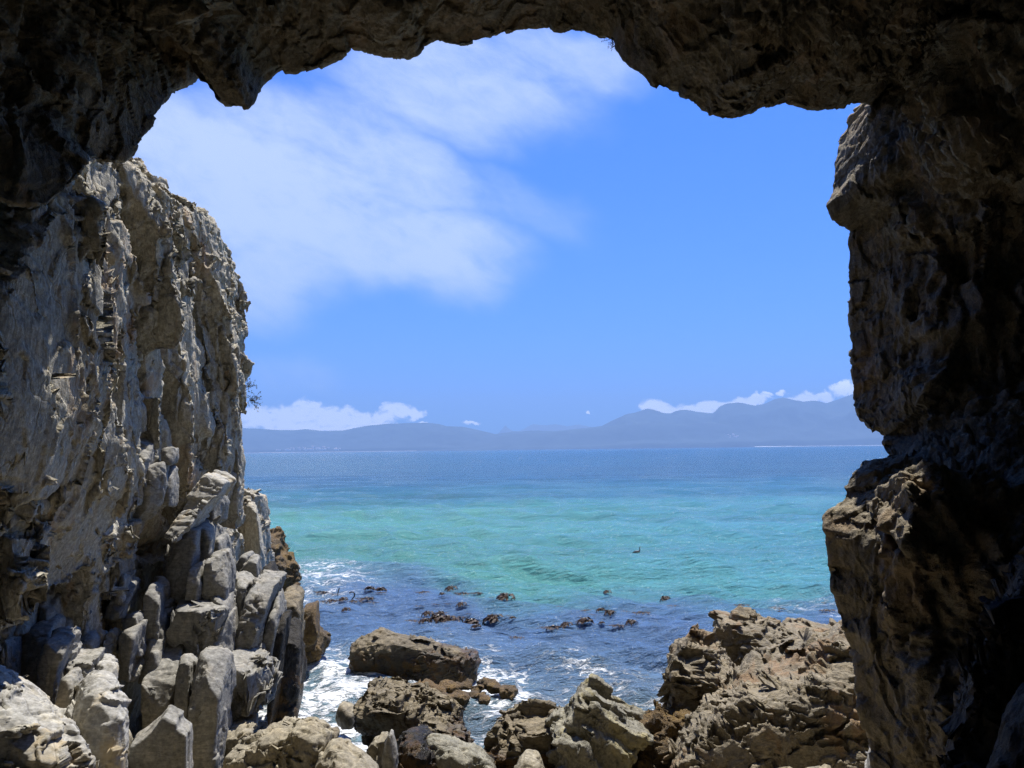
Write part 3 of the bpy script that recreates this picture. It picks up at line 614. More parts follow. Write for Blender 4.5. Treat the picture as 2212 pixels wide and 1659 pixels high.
# ------------------------------------------------------------------ far shore: ridges, surf line, town
m_hill = simple_mat('far_scrub_hill', (0.06, 0.085, 0.10), 0.95, 0.5, 0.004, 0.1)
m_peak = simple_mat('far_bare_peak', (0.10, 0.12, 0.14), 0.95, 0.3, 0.004, 0.1)
def ridge_mesh(name, prof, Y, back, mat, foot=None, rough=60, slope=1.0):
    p = pts(prof); p = resample(p, 420); b = at(p[:, 0], p[:, 1], Y)
    ny = 60; vs = np.linspace(0, 1, ny); G = []
    for v in vs:
        y = Y - (foot or back) * (1 - v / 0.7) if v < 0.7 else Y + back * (v - 0.7) / 0.3
        s = (sstep(np.array(v), -0.15, 0.7) if v < 0.7 else 1 - sstep(np.array(v), 0.7, 1.0)) ** slope
        if v == 0: s = 0
        q = np.stack([b[:, 0] * (y / Y), np.full(len(b), y), b[:, 2]], 1)
        hn = ridged(q * np.array([1 / 900., 1 / 1300., 0]) + 4, 4)
        env = 4 * v / 0.7 * (1 - v / 0.7) if v < 0.7 else 0.3
        q[:, 2] = np.maximum(-2, b[:, 2] * s * (1 + 0.0 * hn) + rough * env * (hn - 0.55) * min(1, 8 * v)) if v > 0 else -3
        G.append(q)
    tag(link_mesh(name, np.concatenate(G), grid_faces(ny, len(p)), mat), kind='structure')
ridge_mesh('peaks', '980,940 1040,934 1075,938 1092,918 1098,925 1110,933 1125,930 1150,916 1180,919 1200,916 1225,921 1250,917 1275,922 1320,930 1400,930 1500,930 1600,935', 21000, 1800, m_peak, rough=80)
ridge_mesh('mountains', '980,950 1020,944 1080,936 1105,933 1160,931 1200,931 1250,926 1300,920 1325,907 1350,897 1378,890 1398,883 1410,885 1432,894 1450,894 1468,886 1482,885 1510,890 1540,893 1556,877 1572,872 1600,870 1630,876 1650,873 1675,862 1692,859 1712,864 1735,869 1760,866 1785,871 1810,863 1840,852 1870,846 1920,850 1980,862 2060,850 2160,870 2300,860 2500,890', 12800, 2200, m_hill, rough=150)
ridge_mesh('foothills', '900,962 980,955 1040,950 1090,940 1120,937 1170,935 1230,930 1290,924 1340,918 1400,914 1460,916 1540,912 1600,922 1700,930 1800,934 1900,936 2000,940 2300,945 2500,950', 11500, 700, m_hill, rough=60, foot=800)
ridge_mesh('hills', '100,930 300,925 430,932 520,925 560,926 600,929 640,929 660,927 700,931 740,930 780,922 830,916 880,914 920,913 948,916 965,921 1000,922 1020,926 1060,935 1090,945 1160,958 1230,968', 12300, 1500, m_hill, rough=80)
def shore():
    m = simple_mat('surf_foam', (0.85, 0.87, 0.88), 0.6, 0.1, 0.02)
    x = np.linspace(3300, 8800, 200); w_ = np.clip(26 + 60 * fbm(np.stack([x / 300., 0 * x, 0 * x], 1), 4), 6, 90) * sstep(x, 3200, 4600) + 6
    y0 = 10550 + 0 * x; r = []
    for k in (0, 1): r.append(np.stack([x, y0 + k * w_ * 8, 2.0 + k * (4 + w_ * 0.28)], 1))
    tag(link_mesh('surf', np.concatenate(r), grid_faces(2, 200), m), kind='structure')
    ms = simple_mat('pale_beach_sand', (0.45, 0.42, 0.35), 0.95, 0.1, 0.01)
    x = np.linspace(-5000, 9500, 500); hh = 9 + 9 * fbm(np.stack([x / 500., 0 * x, 0 * x + 3], 1), 3)
    r = [np.stack([x, 10720 + 0 * x, 0 * x - 1], 1), np.stack([x, 10900 + 0 * x, hh], 1), np.stack([x, 11100 + 0 * x, hh - 4], 1)]
    tag(link_mesh('beach', np.concatenate(r), grid_faces(3, 500), ms), kind='structure')
shore()
def town():
    wallm = simple_mat('white_house_wall', (0.85, 0.84, 0.80), 0.8, 0.05); roofm = simple_mat('house_roof', (0.45, 0.36, 0.32), 0.8, 0.2)
    rs = random.Random(5); protos = []
    for k in range(3):
        w_, d_, h_ = (24, 16, 11), (34, 16, 10), (18, 18, 16)
        W_, D_, H_ = (w_, d_, h_)[k]
        root = bpy.data.objects.new('house', None); COL.objects.link(root); root.location = (0, 11000, 0)
        v = [(sx * W_ / 2, sy * D_ / 2, z) for z in (-6, H_) for sx, sy in ((-1, -1), (1, -1), (1, 1), (-1, 1))]
        ww = link_mesh('wall', v, [(0, 1, 5, 4), (1, 2, 6, 5), (2, 3, 7, 6), (3, 0, 4, 7), (4, 5, 6, 7)], wallm, smooth=False); ww.parent = root
        e = 1.5; v = [(-W_ / 2 - e, -D_ / 2 - e, H_ + .01), (W_ / 2 + e, -D_ / 2 - e, H_ + .01), (W_ / 2 + e, D_ / 2 + e, H_ + .01), (-W_ / 2 - e, D_ / 2 + e, H_ + .01), (-W_ / 2 - e, 0, H_ + 4), (W_ / 2 + e, 0, H_ + 4)]
        rr = link_mesh('roof', v, [(0, 1, 5, 4), (2, 3, 4, 5), (0, 4, 3), (1, 2, 5), (0, 3, 2, 1)], roofm, smooth=False); rr.parent = root
        protos.append((root, ww, rr))
    used = [False] * 3
    areas = [(1500, 1655, 936, 962, 78, 'tiny pale house in the seaside town below the right-hand mountains', 'houses of the town below the mountains'),
             (1230, 1500, 957, 966, 34, 'tiny pale house on the flat shore between the town and the bay middle', 'houses along the middle shore'),
             (590, 760, 964, 972, 44, 'tiny pale house at the foot of the left-hand hills across the bay', 'houses below the left hills')]
    for (x0, x1, y0, y1, n, lab, grp) in areas:
        for i in range(n):
            k = rs.randrange(3); px = rs.gauss((x0 + x1) / 2, (x1 - x0) / 4.5); t = rs.random() ** 1.6
            py = y1 - (y1 - y0) * t * max(0.15, 1 - abs(px - (x0 + x1) / 2) / (x1 - x0) * 1.7) - (px - (x0 + x1) / 2) * 0.012
            p = at(px, py, 10700 + 350 * t)
            if used[k]:
                r = protos[k][0].copy(); COL.objects.link(r)
                for c in protos[k][1:]:
                    cc = c.copy(); COL.objects.link(cc); cc.parent = r
            else: r = protos[k][0]; used[k] = True
            s = rs.uniform(0.7, 1.25); r.location = p; r.scale = (s, s, s); r.rotation_euler = (0, 0, rs.uniform(-.5, .5)); tag(r, lab, 'house', grp)
town()

# ------------------------------------------------------------------ left cliff
def cliff():
    plan = np.array([(-3.9, 4.2), (-4.5, 6.0), (-5.0, 8.0), (-5.35, 10.0), (-5.75, 12.5), (-6.15, 15), (-6.6, 18), (-7.0, 20.5), (-7.25, 21.6), (-7.8, 22.4), (-9.0, 23.2), (-12, 24.5), (-18, 26)])
    seg = np.concatenate([[0], np.cumsum(np.linalg.norm(np.diff(plan, axis=0), axis=1))])
    us = np.concatenate([np.linspace(0, seg[7], 620, endpoint=False), np.linspace(seg[7], seg[10], 110, endpoint=False), np.linspace(seg[10], seg[-1], 40)])
    px = np.interp(us, seg, plan[:, 0]); py = np.interp(us, seg, plan[:, 1])
    k = 21; ker = np.hanning(k); ker /= ker.sum()
    px = np.convolve(np.pad(px, k // 2, mode='edge'), ker, 'valid'); py = np.convolve(np.pad(py, k // 2, mode='edge'), ker, 'valid')
    tx, ty = np.gradient(px), np.gradient(py); L = np.hypot(tx, ty); nx, ny = ty / L, -tx / L
    top = np.interp(py, [4, 8, 9.9, 10.6, 11.8, 13.2, 14.4, 15.2, 16.3, 17.5, 18.3, 19.0, 19.6, 20.2, 20.9, 21.5, 22.4, 24], [9.4, 9.3, 9.0, 9.1, 9.25, 9.55, 9.5, 9.8, 9.95, 10.05, 9.9, 9.3, 8.9, 8.6, 8.1, 6.6, 5.6, 3.5])
    top = top + np.interp(py, [10, 13, 18, 20], [0.0, -0.15, -0.2, 0.0]) + 0.22 * fbm(np.stack([us * 1.3, 0 * us, 0 * us], 1), 3)
    vv = np.linspace(0, 1, 430); rows = []
    for v in vv:
        z = -1.2 + (top + 1.2) * v
        ins = np.interp(py, [8, 12, 15.5], [0.085, 0.07, 0.0]) * np.maximum(0, z - 4.5) + np.interp(py, [6, 8, 12.5, 15, 18], [1.0, 1.35, 1.15, .6, .1]) * (1 - sstep(z, 2.9, 4.7)) + 0.6 * sstep(py, 16, 20) * (1 - sstep(z, 5.5, 8.0)) * sstep(z, 2.4, 4.2)
        rows.append(np.stack([px - nx * ins, py - ny * ins, z], 1))
    edge = rows[-1]
    for s in np.concatenate([np.linspace(0.04, 1.2, 34), np.linspace(1.4, 9, 22)]):
        q = edge.copy(); q[:, 0] -= nx * s; q[:, 1] -= ny * s * 0.6; q[:, 2] += 0.32 * (1 - math.exp(-s / 0.3)) + 0.12 * s; rows.append(q)
    G = np.stack(rows); k = 9; ker = np.hanning(k + 2)[1:-1]; ker /= ker.sum()
    Gs = np.zeros_like(G); pad = np.pad(G, ((k // 2, k // 2), (0, 0), (0, 0)), mode='edge')
    for i in range(k): Gs += ker[i] * pad[i:i + len(G)]
    no = grid_normals(Gs); P = Gs.reshape(-1, 3); no = no.reshape(-1, 3)
    nn = np.tile(np.stack([nx, ny, 0 * nx], 1), (len(rows), 1)); s = np.sign(np.einsum('ij,ij->i', no, nn) + no[:, 2] * 0.3 * np.sign(np.einsum('ij,ij->i', no, nn) + 1e-9)); flip = np.where(np.einsum('ij,ij->i', no[: len(nx) * 200], nn[: len(nx) * 200]).mean() > 0, 1, -1)
    no = no * flip
    rim_ = np.abs(np.arange(len(rows)) - len(vv)); rim_ = np.repeat(0.45 + 0.55 * sstep(rim_ / 1.0, 4, 34), len(px))
    amp = 0.85 * (0.35 + 0.65 * sstep(P[:, 2], -0.5, 2)) * rim_
    P = P + no * (d_cliff(P) * amp)[:, None]
    nr, nc = len(rows), len(px); P = P.reshape(nr, nc, 3)
    bk = P[-1].copy(); bk[:, 2] = -1.4; P = np.concatenate([P, bk[None]]); nr += 1
    f = grid_faces(nr, nc).tolist() + [[(nr - 1) * nc + c, (nr - 1) * nc + c + 1, c + 1, c] for c in range(nc - 1)]
    P = P.reshape(-1, 3); e0, e1 = P[0::nc].mean(0), P[nc - 1::nc].mean(0); i0 = len(P); P = np.vstack([P, e0, e1])
    for r in range(nr):
        q = (r + 1) % nr; f.append([r * nc, q * nc, i0]); f.append([q * nc + nc - 1, r * nc + nc - 1, i0 + 1])
    me = remesh(P, f, 0.036); me = remesh_me(me, None, 8)
    for (sc_, st_, sd_) in [((0.9, 0.75, 0.33), .6, 1.5), ((2.2, 1.9, 0.9), .7, 7.5), ((5.0, 4.4, 2.6), .6, 3.5)]:
        p = get_co(me); n = get_no(me); p = planar(p, n, sc_, st_, sd_, 0.09); me.vertices.foreach_set('co', p.ravel()); me.update()
    me = remesh_me(me, None, 2)
    p = get_co(me); n = get_no(me)
    vis = (p[:, 0] > -9.5) & (p[:, 1] > 5); d = np.zeros(len(p), np.float32); up = sstep(p[:, 2], 6.0, 8.0)
    d[vis] = d_fine(p[vis], 0.45) * (0.8 + 0.5 * up[vis]); p = p + n * d[:, None]
    loc = np.array([-6.0, 14.0, 0.0]); me.vertices.foreach_set('co', (p - loc).astype(np.float32).ravel()); me.polygons.foreach_set('use_smooth', np.ones(len(me.polygons), bool)); me.update()
    me.materials.clear(); me.materials.append(M_CLIFF); me.name = 'cliff'; o = bpy.data.objects.new('cliff', me); COL.objects.link(o); o.location = loc; tag(o, kind='structure'); print('CLIFF', len(p)); return o
CLIFF = cliff()
# ------------------------------------------------------------------ blocks and columns that stand against the left cliff
S8 = d_strata((0.10, 0.10), 4.5, 0.11)
rock('rock_buttress', '-90,400 60,380 120,375 142,470 138,540 132,600 137,660 135,720 132,775 120,815 130,840 122,880 106,925 92,960 80,1000 62,1030 50,1062 30,1090 0,1085 -90,1040', 7.6, 2.6, M_CLIFF, d_cliff, 0.42, n=2.8, front=0.3, shear=(-0.18, 0),
     label='huge brownish overhanging buttress filling the left edge under the cave roof', cat='rock buttress', vox=0.028)
rock('boulder', '-60,1110 -10,1095 45,1085 75,1108 97,1160 92,1200 62,1240 45,1300 10,1345 -60,1350', 8.6, 1.8, M_CLIFF, d_block, 1.6, n=3, front=0.3, label='rounded grey lump jutting from the left edge below the brown buttress')
COLS = 'grey columns standing at the foot of the left cliff'
def col(o, Y, T, label, disp=d_block, amp=1.0, mat=M_COL, cat='rock column', **kw):
    kw['n'] = kw.get('n', 7) * 2; kw.setdefault('cuts', 7); kw.setdefault('cut', .13); return rock('rock_column', o, Y, T, mat, disp, amp, label=label, cat=cat, group=COLS, **kw)
col('246,948 312,943 320,958 312,1010 300,1060 280,1130 262,1200 246,1262 196,1262 208,1190 226,1090 240,1010', 12.0, 0.9, 'tall dark smooth slab leaning against the cliff, broad flat top', sink=.3)
col('318,1000 345,996 350,1030 348,1062 340,1095 312,1112 290,1130 282,1120 300,1050', 12.2, 0.9, 'pale grey angular slab right of the tall dark leaning slab')
col('165,1000 222,985 240,995 226,1080 206,1200 200,1250 158,1250 160,1120', 11.5, 0.8, 'dark smooth slab left of the tall leaning slab', sink=.3)
col('346,968 370,966 375,985 372,1003 347,1003', 12.6, .6, 'small squarish block perched above the narrow stack on the cliff foot', cat='rock block')
col('350,1006 373,1008 372,1050 368,1100 350,1090', 12.6, .6, 'narrow stack of short grey blocks beneath the small perched block')
rock('rock_slab', '403,1022 458,1044 450,1072 424,1103 408,1138 374,1176 346,1166 352,1130 372,1078', 12.9, 1.3, M_BLD, S8, 0.3, n=14, tilt=0.7, front=0.1, cuts=0, label='tilted sunlit slab with a straight upper edge, highest of the leaning blocks', cat='rock slab', vox=0.024)
col('357,1167 375,1153 413,1150 416,1200 402,1305 350,1305 350,1230', 13.2, 1.1, 'thick leaning column under the sunlit slab with a bright top', tilt=.1)
col('415,1130 435,1122 452,1140 453,1162 441,1215 422,1262 405,1305 392,1305 412,1210', 13.7, 1.2, 'slender leaning column with bright top, right of the thick leaning one', tilt=.1)
col('455,1167 470,1160 479,1175 479,1218 458,1245 440,1235', 14.3, 1, 'short leaning column with lit top behind the squat dark block')
col('446,1200 475,1191 489,1225 487,1300 428,1300 432,1250', 13.1, 1, 'squat dark block with sun-flecked upper edge above the flat-topped block')
col('406,1232 425,1219 433,1235 430,1300 396,1300', 12.9, .8, 'small round-topped column in front of the slender leaning column')
col('430,1045 470,1060 482,1090 470,1130 445,1150 425,1125', 14.6, 1, 'dark block tucked right beside the tilted sunlit slab', cat='rock block')
col('490,1246 520,1200 535,1195 540,1205 512,1262 490,1262', 15.9, .7, 'thin grey wedge standing left of the broader wedge', cat='rock wedge')
col('503,1256 528,1215 541,1196 558,1208 558,1262 505,1262', 15.4, .8, 'broad grey wedge standing behind the flat-topped block', cat='rock wedge')
col('558,1238 580,1220 592,1250 592,1266 556,1266', 15.8, .8, 'small dark stone wedged right of the broad grey wedge', cat='rock', mat=M_BLACK)
rock('sea_stack', '521,1078 540,1067 560,1085 567,1105 571,1160 577,1225 576,1262 518,1262 522,1150', 21.0, 2.2, M_CLIFF, d_cliff, 0.30, n=4, sink=.9, label='dark narrow pinnacle at the seaward end of the left cliff', cat='sea stack', vox=0.045)
rock('sea_stack', '577,1150 600,1145 615,1163 621,1190 629,1215 640,1246 636,1262 572,1262', 26.0, 2.2, M_WEEDR, d_lumpy, 1.8, n=3, sink=.7, label='brown lumpy weed-covered rock farthest out beside the dark pinnacle', cat='sea stack', vox=0.05)
col('484,1264 500,1259 533,1268 521,1330 506,1362 502,1440 480,1440 478,1350', 13.9, 1.7, 'left half of the flat-topped block, split off by a slanting crack', cat='rock block', n=10)
col('534,1270 590,1273 579,1302 562,1345 560,1392 546,1402 505,1402 519,1335', 13.4, 2.0, 'large flat-topped grey block with a sunlit top at the water side', cat='rock block', n=10, amp=.8)
col('505,1398 562,1396 574,1440 552,1462 500,1445', 13.5, 1.3, 'lower step under the large flat-topped block', cat='rock block')
col('590,1290 603,1330 595,1380 580,1440 575,1470 562,1440 565,1380 580,1330', 13.9, 1.4, 'dark narrow slice between flat-topped block and black wet columns')
col('370,1304 385,1294 395,1308 430,1310 468,1317 478,1330 468,1372 441,1422 430,1432 385,1418 362,1388 365,1330', 12.5, 1.5, 'massive central block with a rounded sunlit top above the dark columns', cat='rock block', n=8)
col('430,1290 465,1284 487,1300 493,1340 490,1380 470,1360 440,1330', 12.95, 1.2, 'lit shoulder stone at the upper right of the massive central block', cat='rock block', n=5)
col('468,1342 492,1333 492,1442 428,1436 448,1396', 12.7, 1.1, 'dark wedge filling the lower right of the massive central block', cat='rock wedge')
col('325,1303 340,1297 366,1302 367,1318 325,1320', 12.8, .8, 'thin pale stone on top of the small stack left of the central block', cat='rock block')
col('318,1336 350,1328 354,1385 316,1388', 12.4, .8, 'dark squarish block in the small stack left of the central block', cat='rock block')
col('330,1318 368,1316 366,1335 328,1338', 12.7, .8, 'second pale stone in the small stack left of the central block', cat='rock block')
col('312,1412 345,1405 372,1416 376,1440 374,1540 364,1620 318,1620 308,1480', 11.7, 1.1, 'dark column with a chipped round shoulder, left of the three tall ones', sink=.5)
col('378,1428 390,1420 401,1418 409,1445 406,1720 370,1720 373,1480', 11.4, .9, 'narrow dark column in the middle of the three tall ones', sink=.3)
col('406,1442 422,1432 465,1434 479,1450 477,1500 472,1580 466,1659 462,1720 400,1720 404,1550', 11.0, 1.3, 'tallest dark column reaching the bottom edge, right of the three', sink=.3)
col('480,1437 495,1429 530,1433 556,1450 567,1475 571,1530 561,1550 530,1552 478,1562', 12.2, 1.7, 'round-topped dark boulder overhanging the tan ledge by the surf', cat='boulder', n=4, disp=d_boulder, amp=.6, cuts=3)
col('596,1320 612,1314 621,1328 613,1372 602,1470 588,1524 574,1528 582,1400', 14.0, 1.0, 'black wet column nearest the cliff at the water edge', mat=M_BLACK, n=5, sink=.4)
col('614,1328 640,1332 643,1420 641,1480 632,1540 586,1538 600,1450', 14.5, 1.2, 'black wet column standing outermost in the surf', mat=M_BLACK, n=5, sink=.4, amp=1.4)
col('602,1286 625,1281 641,1290 646,1312 640,1352 603,1352', 16.0, 1.3, 'brown-capped block behind the black wet columns', mat=M_SEA, cat='rock block', sink=.6, disp=d_lumpy)
col('645,1313 662,1318 681,1309 682,1352 646,1356', 17.6, 1.1, 'small mossy square rock standing in the water behind the black columns', mat=M_WEEDR, cat='rock', sink=.5)
rock('weed_covered_rock', '636,1345 665,1347 690,1375 712,1392 700,1414 636,1418', 18.3, 1.8, M_WEEDR, d_lumpy, 1.3, n=2.6, sink=.3, label='low weed-covered rock in the foam right of the black wet columns')
col('35,1374 65,1360 97,1363 94,1400 80,1500 64,1580 20,1580 25,1450', 10.1, 1.0, 'dark column beside the bottom left corner, behind the flat-topped one', sink=.3)
col('94,1388 110,1380 151,1378 148,1396 126,1440 119,1500 104,1585 66,1560 80,1450', 9.7, .9, 'flat-topped dark column with a lit top above the pale boulders', n=10)
col('128,1480 142,1465 160,1520 156,1600 112,1600', 9.3, .6, 'sunlit narrow slab between the flat-topped dark column and the pale egg boulder')
col('143,1434 199,1427 191,1462 168,1520 155,1550 128,1545 134,1500', 9.95, .8, 'dark wedge with a straight bright top edge', cat='rock wedge', n=9)
rock('boulder', '186,1462 205,1442 240,1437 262,1452 258,1510 186,1510', 10.2, .9, M_BLD, S8, .8, n=4, label='small cracked sunlit boulder behind the pale egg-shaped boulder')
rock('boulder', '150,1560 165,1515 188,1482 205,1471 235,1480 262,1502 277,1535 276,1585 268,1650 262,1740 150,1740', 8.9, 1.5, M_BLD, d_boulder,  0.8, cuts=2, cut=.06, n=2.6, front=.3, label='pale egg-shaped boulder with a dark undercut front, bottom left')
rock('boulder', '-120,1470 0,1488 60,1530 100,1555 150,1600 170,1640 170,1760 -120,1760', 7.9, 2.0, M_BLD, d_boulder,  0.8, cuts=2, cut=.06, n=2.8, front=.3, label='bright white-grey boulder with ochre base in the bottom left corner')
rock('rock_slab', '353,1545 368,1556 382,1560 381,1573 405,1586 404,1720 268,1720 280,1612 312,1592', 9.2, .45, M_COL, d_block, .6, n=14, cuts=0, joints=(), label='dark triangular slab standing upright at the bottom edge', cat='rock slab')
rock('boulder', '262,1590 280,1583 287,1610 278,1650 270,1700 258,1700', 9.3, .5, M_TAN, d_boulder, 1, n=3, label='small tan stone squeezed between egg-shaped boulder and triangular slab')
rock('rock_ledge', '455,1562 500,1552 560,1545 562,1578 500,1600 455,1610', 12.0, 1.4, M_TAN, d_boulder, 1, n=5, sink=.5, label='flat sunlit tan ledge beneath the round-topped dark boulder', cat='rock ledge')
# blocks that make up the broken foot of the cliff
rs = random.Random(11)
for i in range(34):
    px = rs.uniform(-20, 330); t = rs.random(); py = 1150 + 300 * t + (60 - px * 0.1) * 0
    Yw = 10.3 + (max(px, 0) / 330.0) * 2.4 - 0.7 * t + rs.uniform(-.15, .25)
    w_, h_ = rs.uniform(20, 44), rs.uniform(70, 170); lean = rs.uniform(-6, 16)
    if py + h_ > 1470: h_ = 1480 - py
    o = '%.0f,%.0f %.0f,%.0f %.0f,%.0f %.0f,%.0f %.0f,%.0f %.0f,%.0f' % (px - w_ / 2 + lean, py + rs.uniform(0, 8), px + lean, py - rs.uniform(2, 10), px + w_ / 2 + lean, py + rs.uniform(0, 10), px + w_ / 2, py + h_ * .6, px + w_ / 2 - lean, py + h_, px - w_ / 2 - lean, py + h_)
    rock('rock_block', o, Yw, rs.uniform(.7, 1.2), rs.choice((M_COL, M_COL, M_CLIFF)), d_block, rs.uniform(.9, 1.5), parent=CLIFF, n=rs.choice((8, 12, 16)), cuts=7, cut=.16, tilt=rs.uniform(-.05, .12), vox=0.026)

# ------------------------------------------------------------------ rocks in the water and on the right
rock('sea_rock', '764,1392 790,1379 808,1368 870,1371 925,1378 985,1388 1028,1404 1035,1420 1030,1452 960,1454 900,1444 830,1436 763,1434', 18.1, 1.2, M_SEA, d_strata((0.35, -0.2), 4.5, .10), 0.8, n=4, cuts=2, front=.75, sink=.2, label='long low layered rock standing alone farthest out in the water', vox=.03)
rock('sea_rock', '780,1520 785,1495 800,1470 825,1464 852,1466 878,1490 925,1505 960,1520 1000,1545 1034,1563 1032,1592 1004,1622 900,1628 850,1612 796,1596 782,1570', 13.4, 1.4, M_SEA, d_strata((-0.05, 0.1), 5.0, .12), 0.9, n=3.4, cuts=2, front=.75, sink=.2, label='large dark layered rock with a peaked left end in the foam', vox=.024)
rock('sea_rock', '1010,1628 1045,1600 1052,1560 1078,1533 1112,1515 1160,1511 1192,1508 1226,1525 1237,1556 1222,1605 1204,1668 1100,1664 1040,1645', 12.4, 1.3, M_SEA, d_strata((0.12, 0.1), 5.5, .12), 0.85, n=3.2, cuts=2, front=.75, sink=.2, label='rounded brown layered rock left of the splintered leaning rock', vox=.024)
rock('splintered_rock', [('1190,1600 1200,1560 1228,1548 1262,1502 1282,1489 1303,1505 1360,1545 1412,1572 1385,1602 1345,1622 1318,1665 1300,1720 1205,1720 1195,1640', 11.7, 1.4, {}), ('1205,1720 1215,1580 1238,1572 1262,1620 1290,1660 1290,1720', 11.2, .6, {})], 11.8, 1.6, M_SPIKE, d_splinter, 0.9, n=9, front=.5, cuts=1, label='grey splintered rock leaning left with a pointed crest and yellow lichen', vox=.021, sink=.2)
rock('rock_ledge', '1395,1575 1430,1560 1475,1545 1490,1580 1440,1620 1390,1625', 13.2, 1.2, M_SLAB, d_lumpy, .8, n=3, label='low dark ledge behind the splintered rock at the water edge', cat='rock ledge', sink=.3)
rock('sea_rock', '1443,1402 1452,1385 1472,1372 1512,1369 1532,1386 1560,1410 1590,1440 1602,1470 1590,1520 1566,1590 1470,1590 1447,1530 1439,1475 1446,1455', 13.6, 2.0, M_SLAB, d_lumpy, 1.0, n=4.5, cuts=2, front=.75, sink=.2, label='dark craggy block at the seaward tip of the right-hand slabs', vox=.026)
rock('sea_rock', '1541,1324 1560,1317 1588,1326 1606,1316 1630,1318 1655,1332 1694,1346 1706,1400 1680,1450 1600,1470 1558,1430 1542,1385', 15.2, 1.8, M_SLAB, d_lumpy, 1.0, n=4, cuts=2, front=.75, sink=.2, label='craggy two-humped rock rising behind the smooth right-hand slab', vox=.03)
rock('sea_rock', '1665,1362 1690,1338 1712,1331 1752,1346 1800,1352 1842,1338 1880,1400 1660,1420', 15.6, 2.0, M_SLAB, d_lumpy, 1.1, n=3, cuts=2, front=.75, sink=.2, label='low pale-topped rock behind the smooth right-hand slab', vox=.03)
rock('rock_slab', '1562,1500 1580,1462 1610,1436 1650,1410 1700,1385 1770,1356 1822,1326 1850,1318 1940,1330 1990,1440 1860,1446 1770,1480 1690,1510 1620,1525 1565,1530', 12.9, 2.4, M_SLAB, d_boulder, 0.7, n=3, front=.7, cuts=2, label='smooth rounded grey-brown slab sloping up to the right cave wall', cat='rock slab', vox=.025)
rock('rock_slab', '1440,1690 1462,1640 1500,1585 1545,1545 1620,1512 1700,1488 1780,1462 1870,1436 1990,1440 1990,1760 1400,1760', 11.3, 2.4, M_SLAB, d_pits, 0.75, n=2.8, front=.6, cuts=1, tilt=.35, label='broad pitted slab with honeycomb hollows filling the lower right', cat='rock slab', vox=.021)
rock('weed_covered_rock', '1290,1690 1310,1640 1345,1600 1395,1578 1440,1552 1475,1545 1520,1570 1500,1640 1460,1720 1290,1720', 11.6, 1.6, M_WEEDR, d_lumpy, 1.5, n=2.6, front=.35, label='brown weed-matted rock between the splintered rock and the pitted slab', vox=.022)
RF = [(902, 1486, 17, 9), (925, 1478, 15, 8), (947, 1490, 16, 9), (962, 1476, 13, 7), (984, 1482, 17, 9), (1008, 1476, 14, 8), (1028, 1488, 17, 8), (1042, 1472, 14, 8), (1064, 1480, 17, 9), (1088, 1488, 15, 8), (1104, 1494, 10, 6), (995, 1500, 18, 8), (1045, 1500, 17, 7), (965, 1503, 13, 6)]
rock('weed_covered_rock', [(' '.join('%.0f,%.0f' % (x + r1 * math.cos(a) * (1 + .15 * math.sin(3 * a + x)), y - r2 * math.sin(a) + 3) for a in [k * math.pi / 5 for k in range(10)]), 5 * F / (y + 8 - 971), .5, {}) for x, y, r1, r2 in RF], 15.3, 1.2, M_WEEDR, d_lumpy, 1.6, n=2.3, front=.5, sink=.05, cuts=2, label='low reef of small stones matted with golden weed behind the peaked rock', vox=.026)
rock('boulder', '730,1545 738,1534 754,1531 770,1542 770,1562 730,1562', 13.9, .6, M_TAN, d_boulder, 1, n=2.5, sink=.1, label='small half-drowned stone in the white surf')
rock('boulder', '478,1690 482,1640 505,1612 545,1590 585,1578 625,1572 652,1557 675,1553 696,1574 700,1610 690,1650 660,1700', 10.9, 1.3, M_TAN, d_boulder, 1.3, n=3, front=.7, label='large wrinkled tan boulder at the bottom edge beside the surf', vox=.022)
rock('boulder', '456,1680 462,1625 490,1596 530,1582 560,1585 545,1620 500,1655 490,1700', 11.4, 1.0, M_TAN, d_boulder, 1.2, n=3, label='tan boulder lying between the tall dark column and the wrinkled boulder')
rock('boulder', '660,1720 685,1650 720,1606 746,1600 782,1622 815,1646 826,1720', 10.3, 1.1, M_TAN, d_boulder, 1.2, n=3, front=.7, label='smooth tan boulder with a straight slanting crack at the bottom edge', vox=.022)
rock('boulder', '695,1592 732,1590 738,1606 712,1645 688,1640', 11.4, .6, M_SEA, d_block, 1, n=4, label='dark broken stone between the two tan boulders')
rock('boulder', '786,1640 805,1612 838,1598 846,1640 842,1700 790,1700', 10.9, .6, M_TAN, d_splinter, .8, n=4, label='jagged tan stone left of the thin upright shard')
rock('rock_shard', '826,1615 840,1586 849,1592 856,1640 860,1720 822,1720', 10.6, .4, M_COL, d_block, .7, n=6, label='thin upright grey shard at the bottom edge', cat='rock shard')
rock('boulder', '850,1640 880,1618 915,1616 945,1640 965,1690 960,1720 850,1720', 10.9, 1.1, M_BLACK, d_lumpy, 1.2, n=3, label='dark wet boulder right of the thin upright shard')
rock('rock_slab', '914,1632 928,1612 950,1612 985,1628 1040,1652 1070,1690 1060,1720 950,1720 920,1670', 11.0, .8, M_SPIKE, d_boulder, 1, n=5, label='wet grey wedge slab with a greenish face at the bottom edge', cat='rock slab')
rock('boulder', '1108,1700 1118,1660 1142,1644 1168,1656 1182,1700', 10.2, .7, M_TAN, d_boulder, 1, n=3, label='small tan stone peeping over the bottom edge below the brown rock')
rock('boulder', '965,1690 1000,1660 1060,1655 1120,1668 1130,1700 1100,1740 970,1740', 11.4, .8, M_BLACK, d_lumpy, 1, n=3, label='low wet black stone awash at the bottom edge')
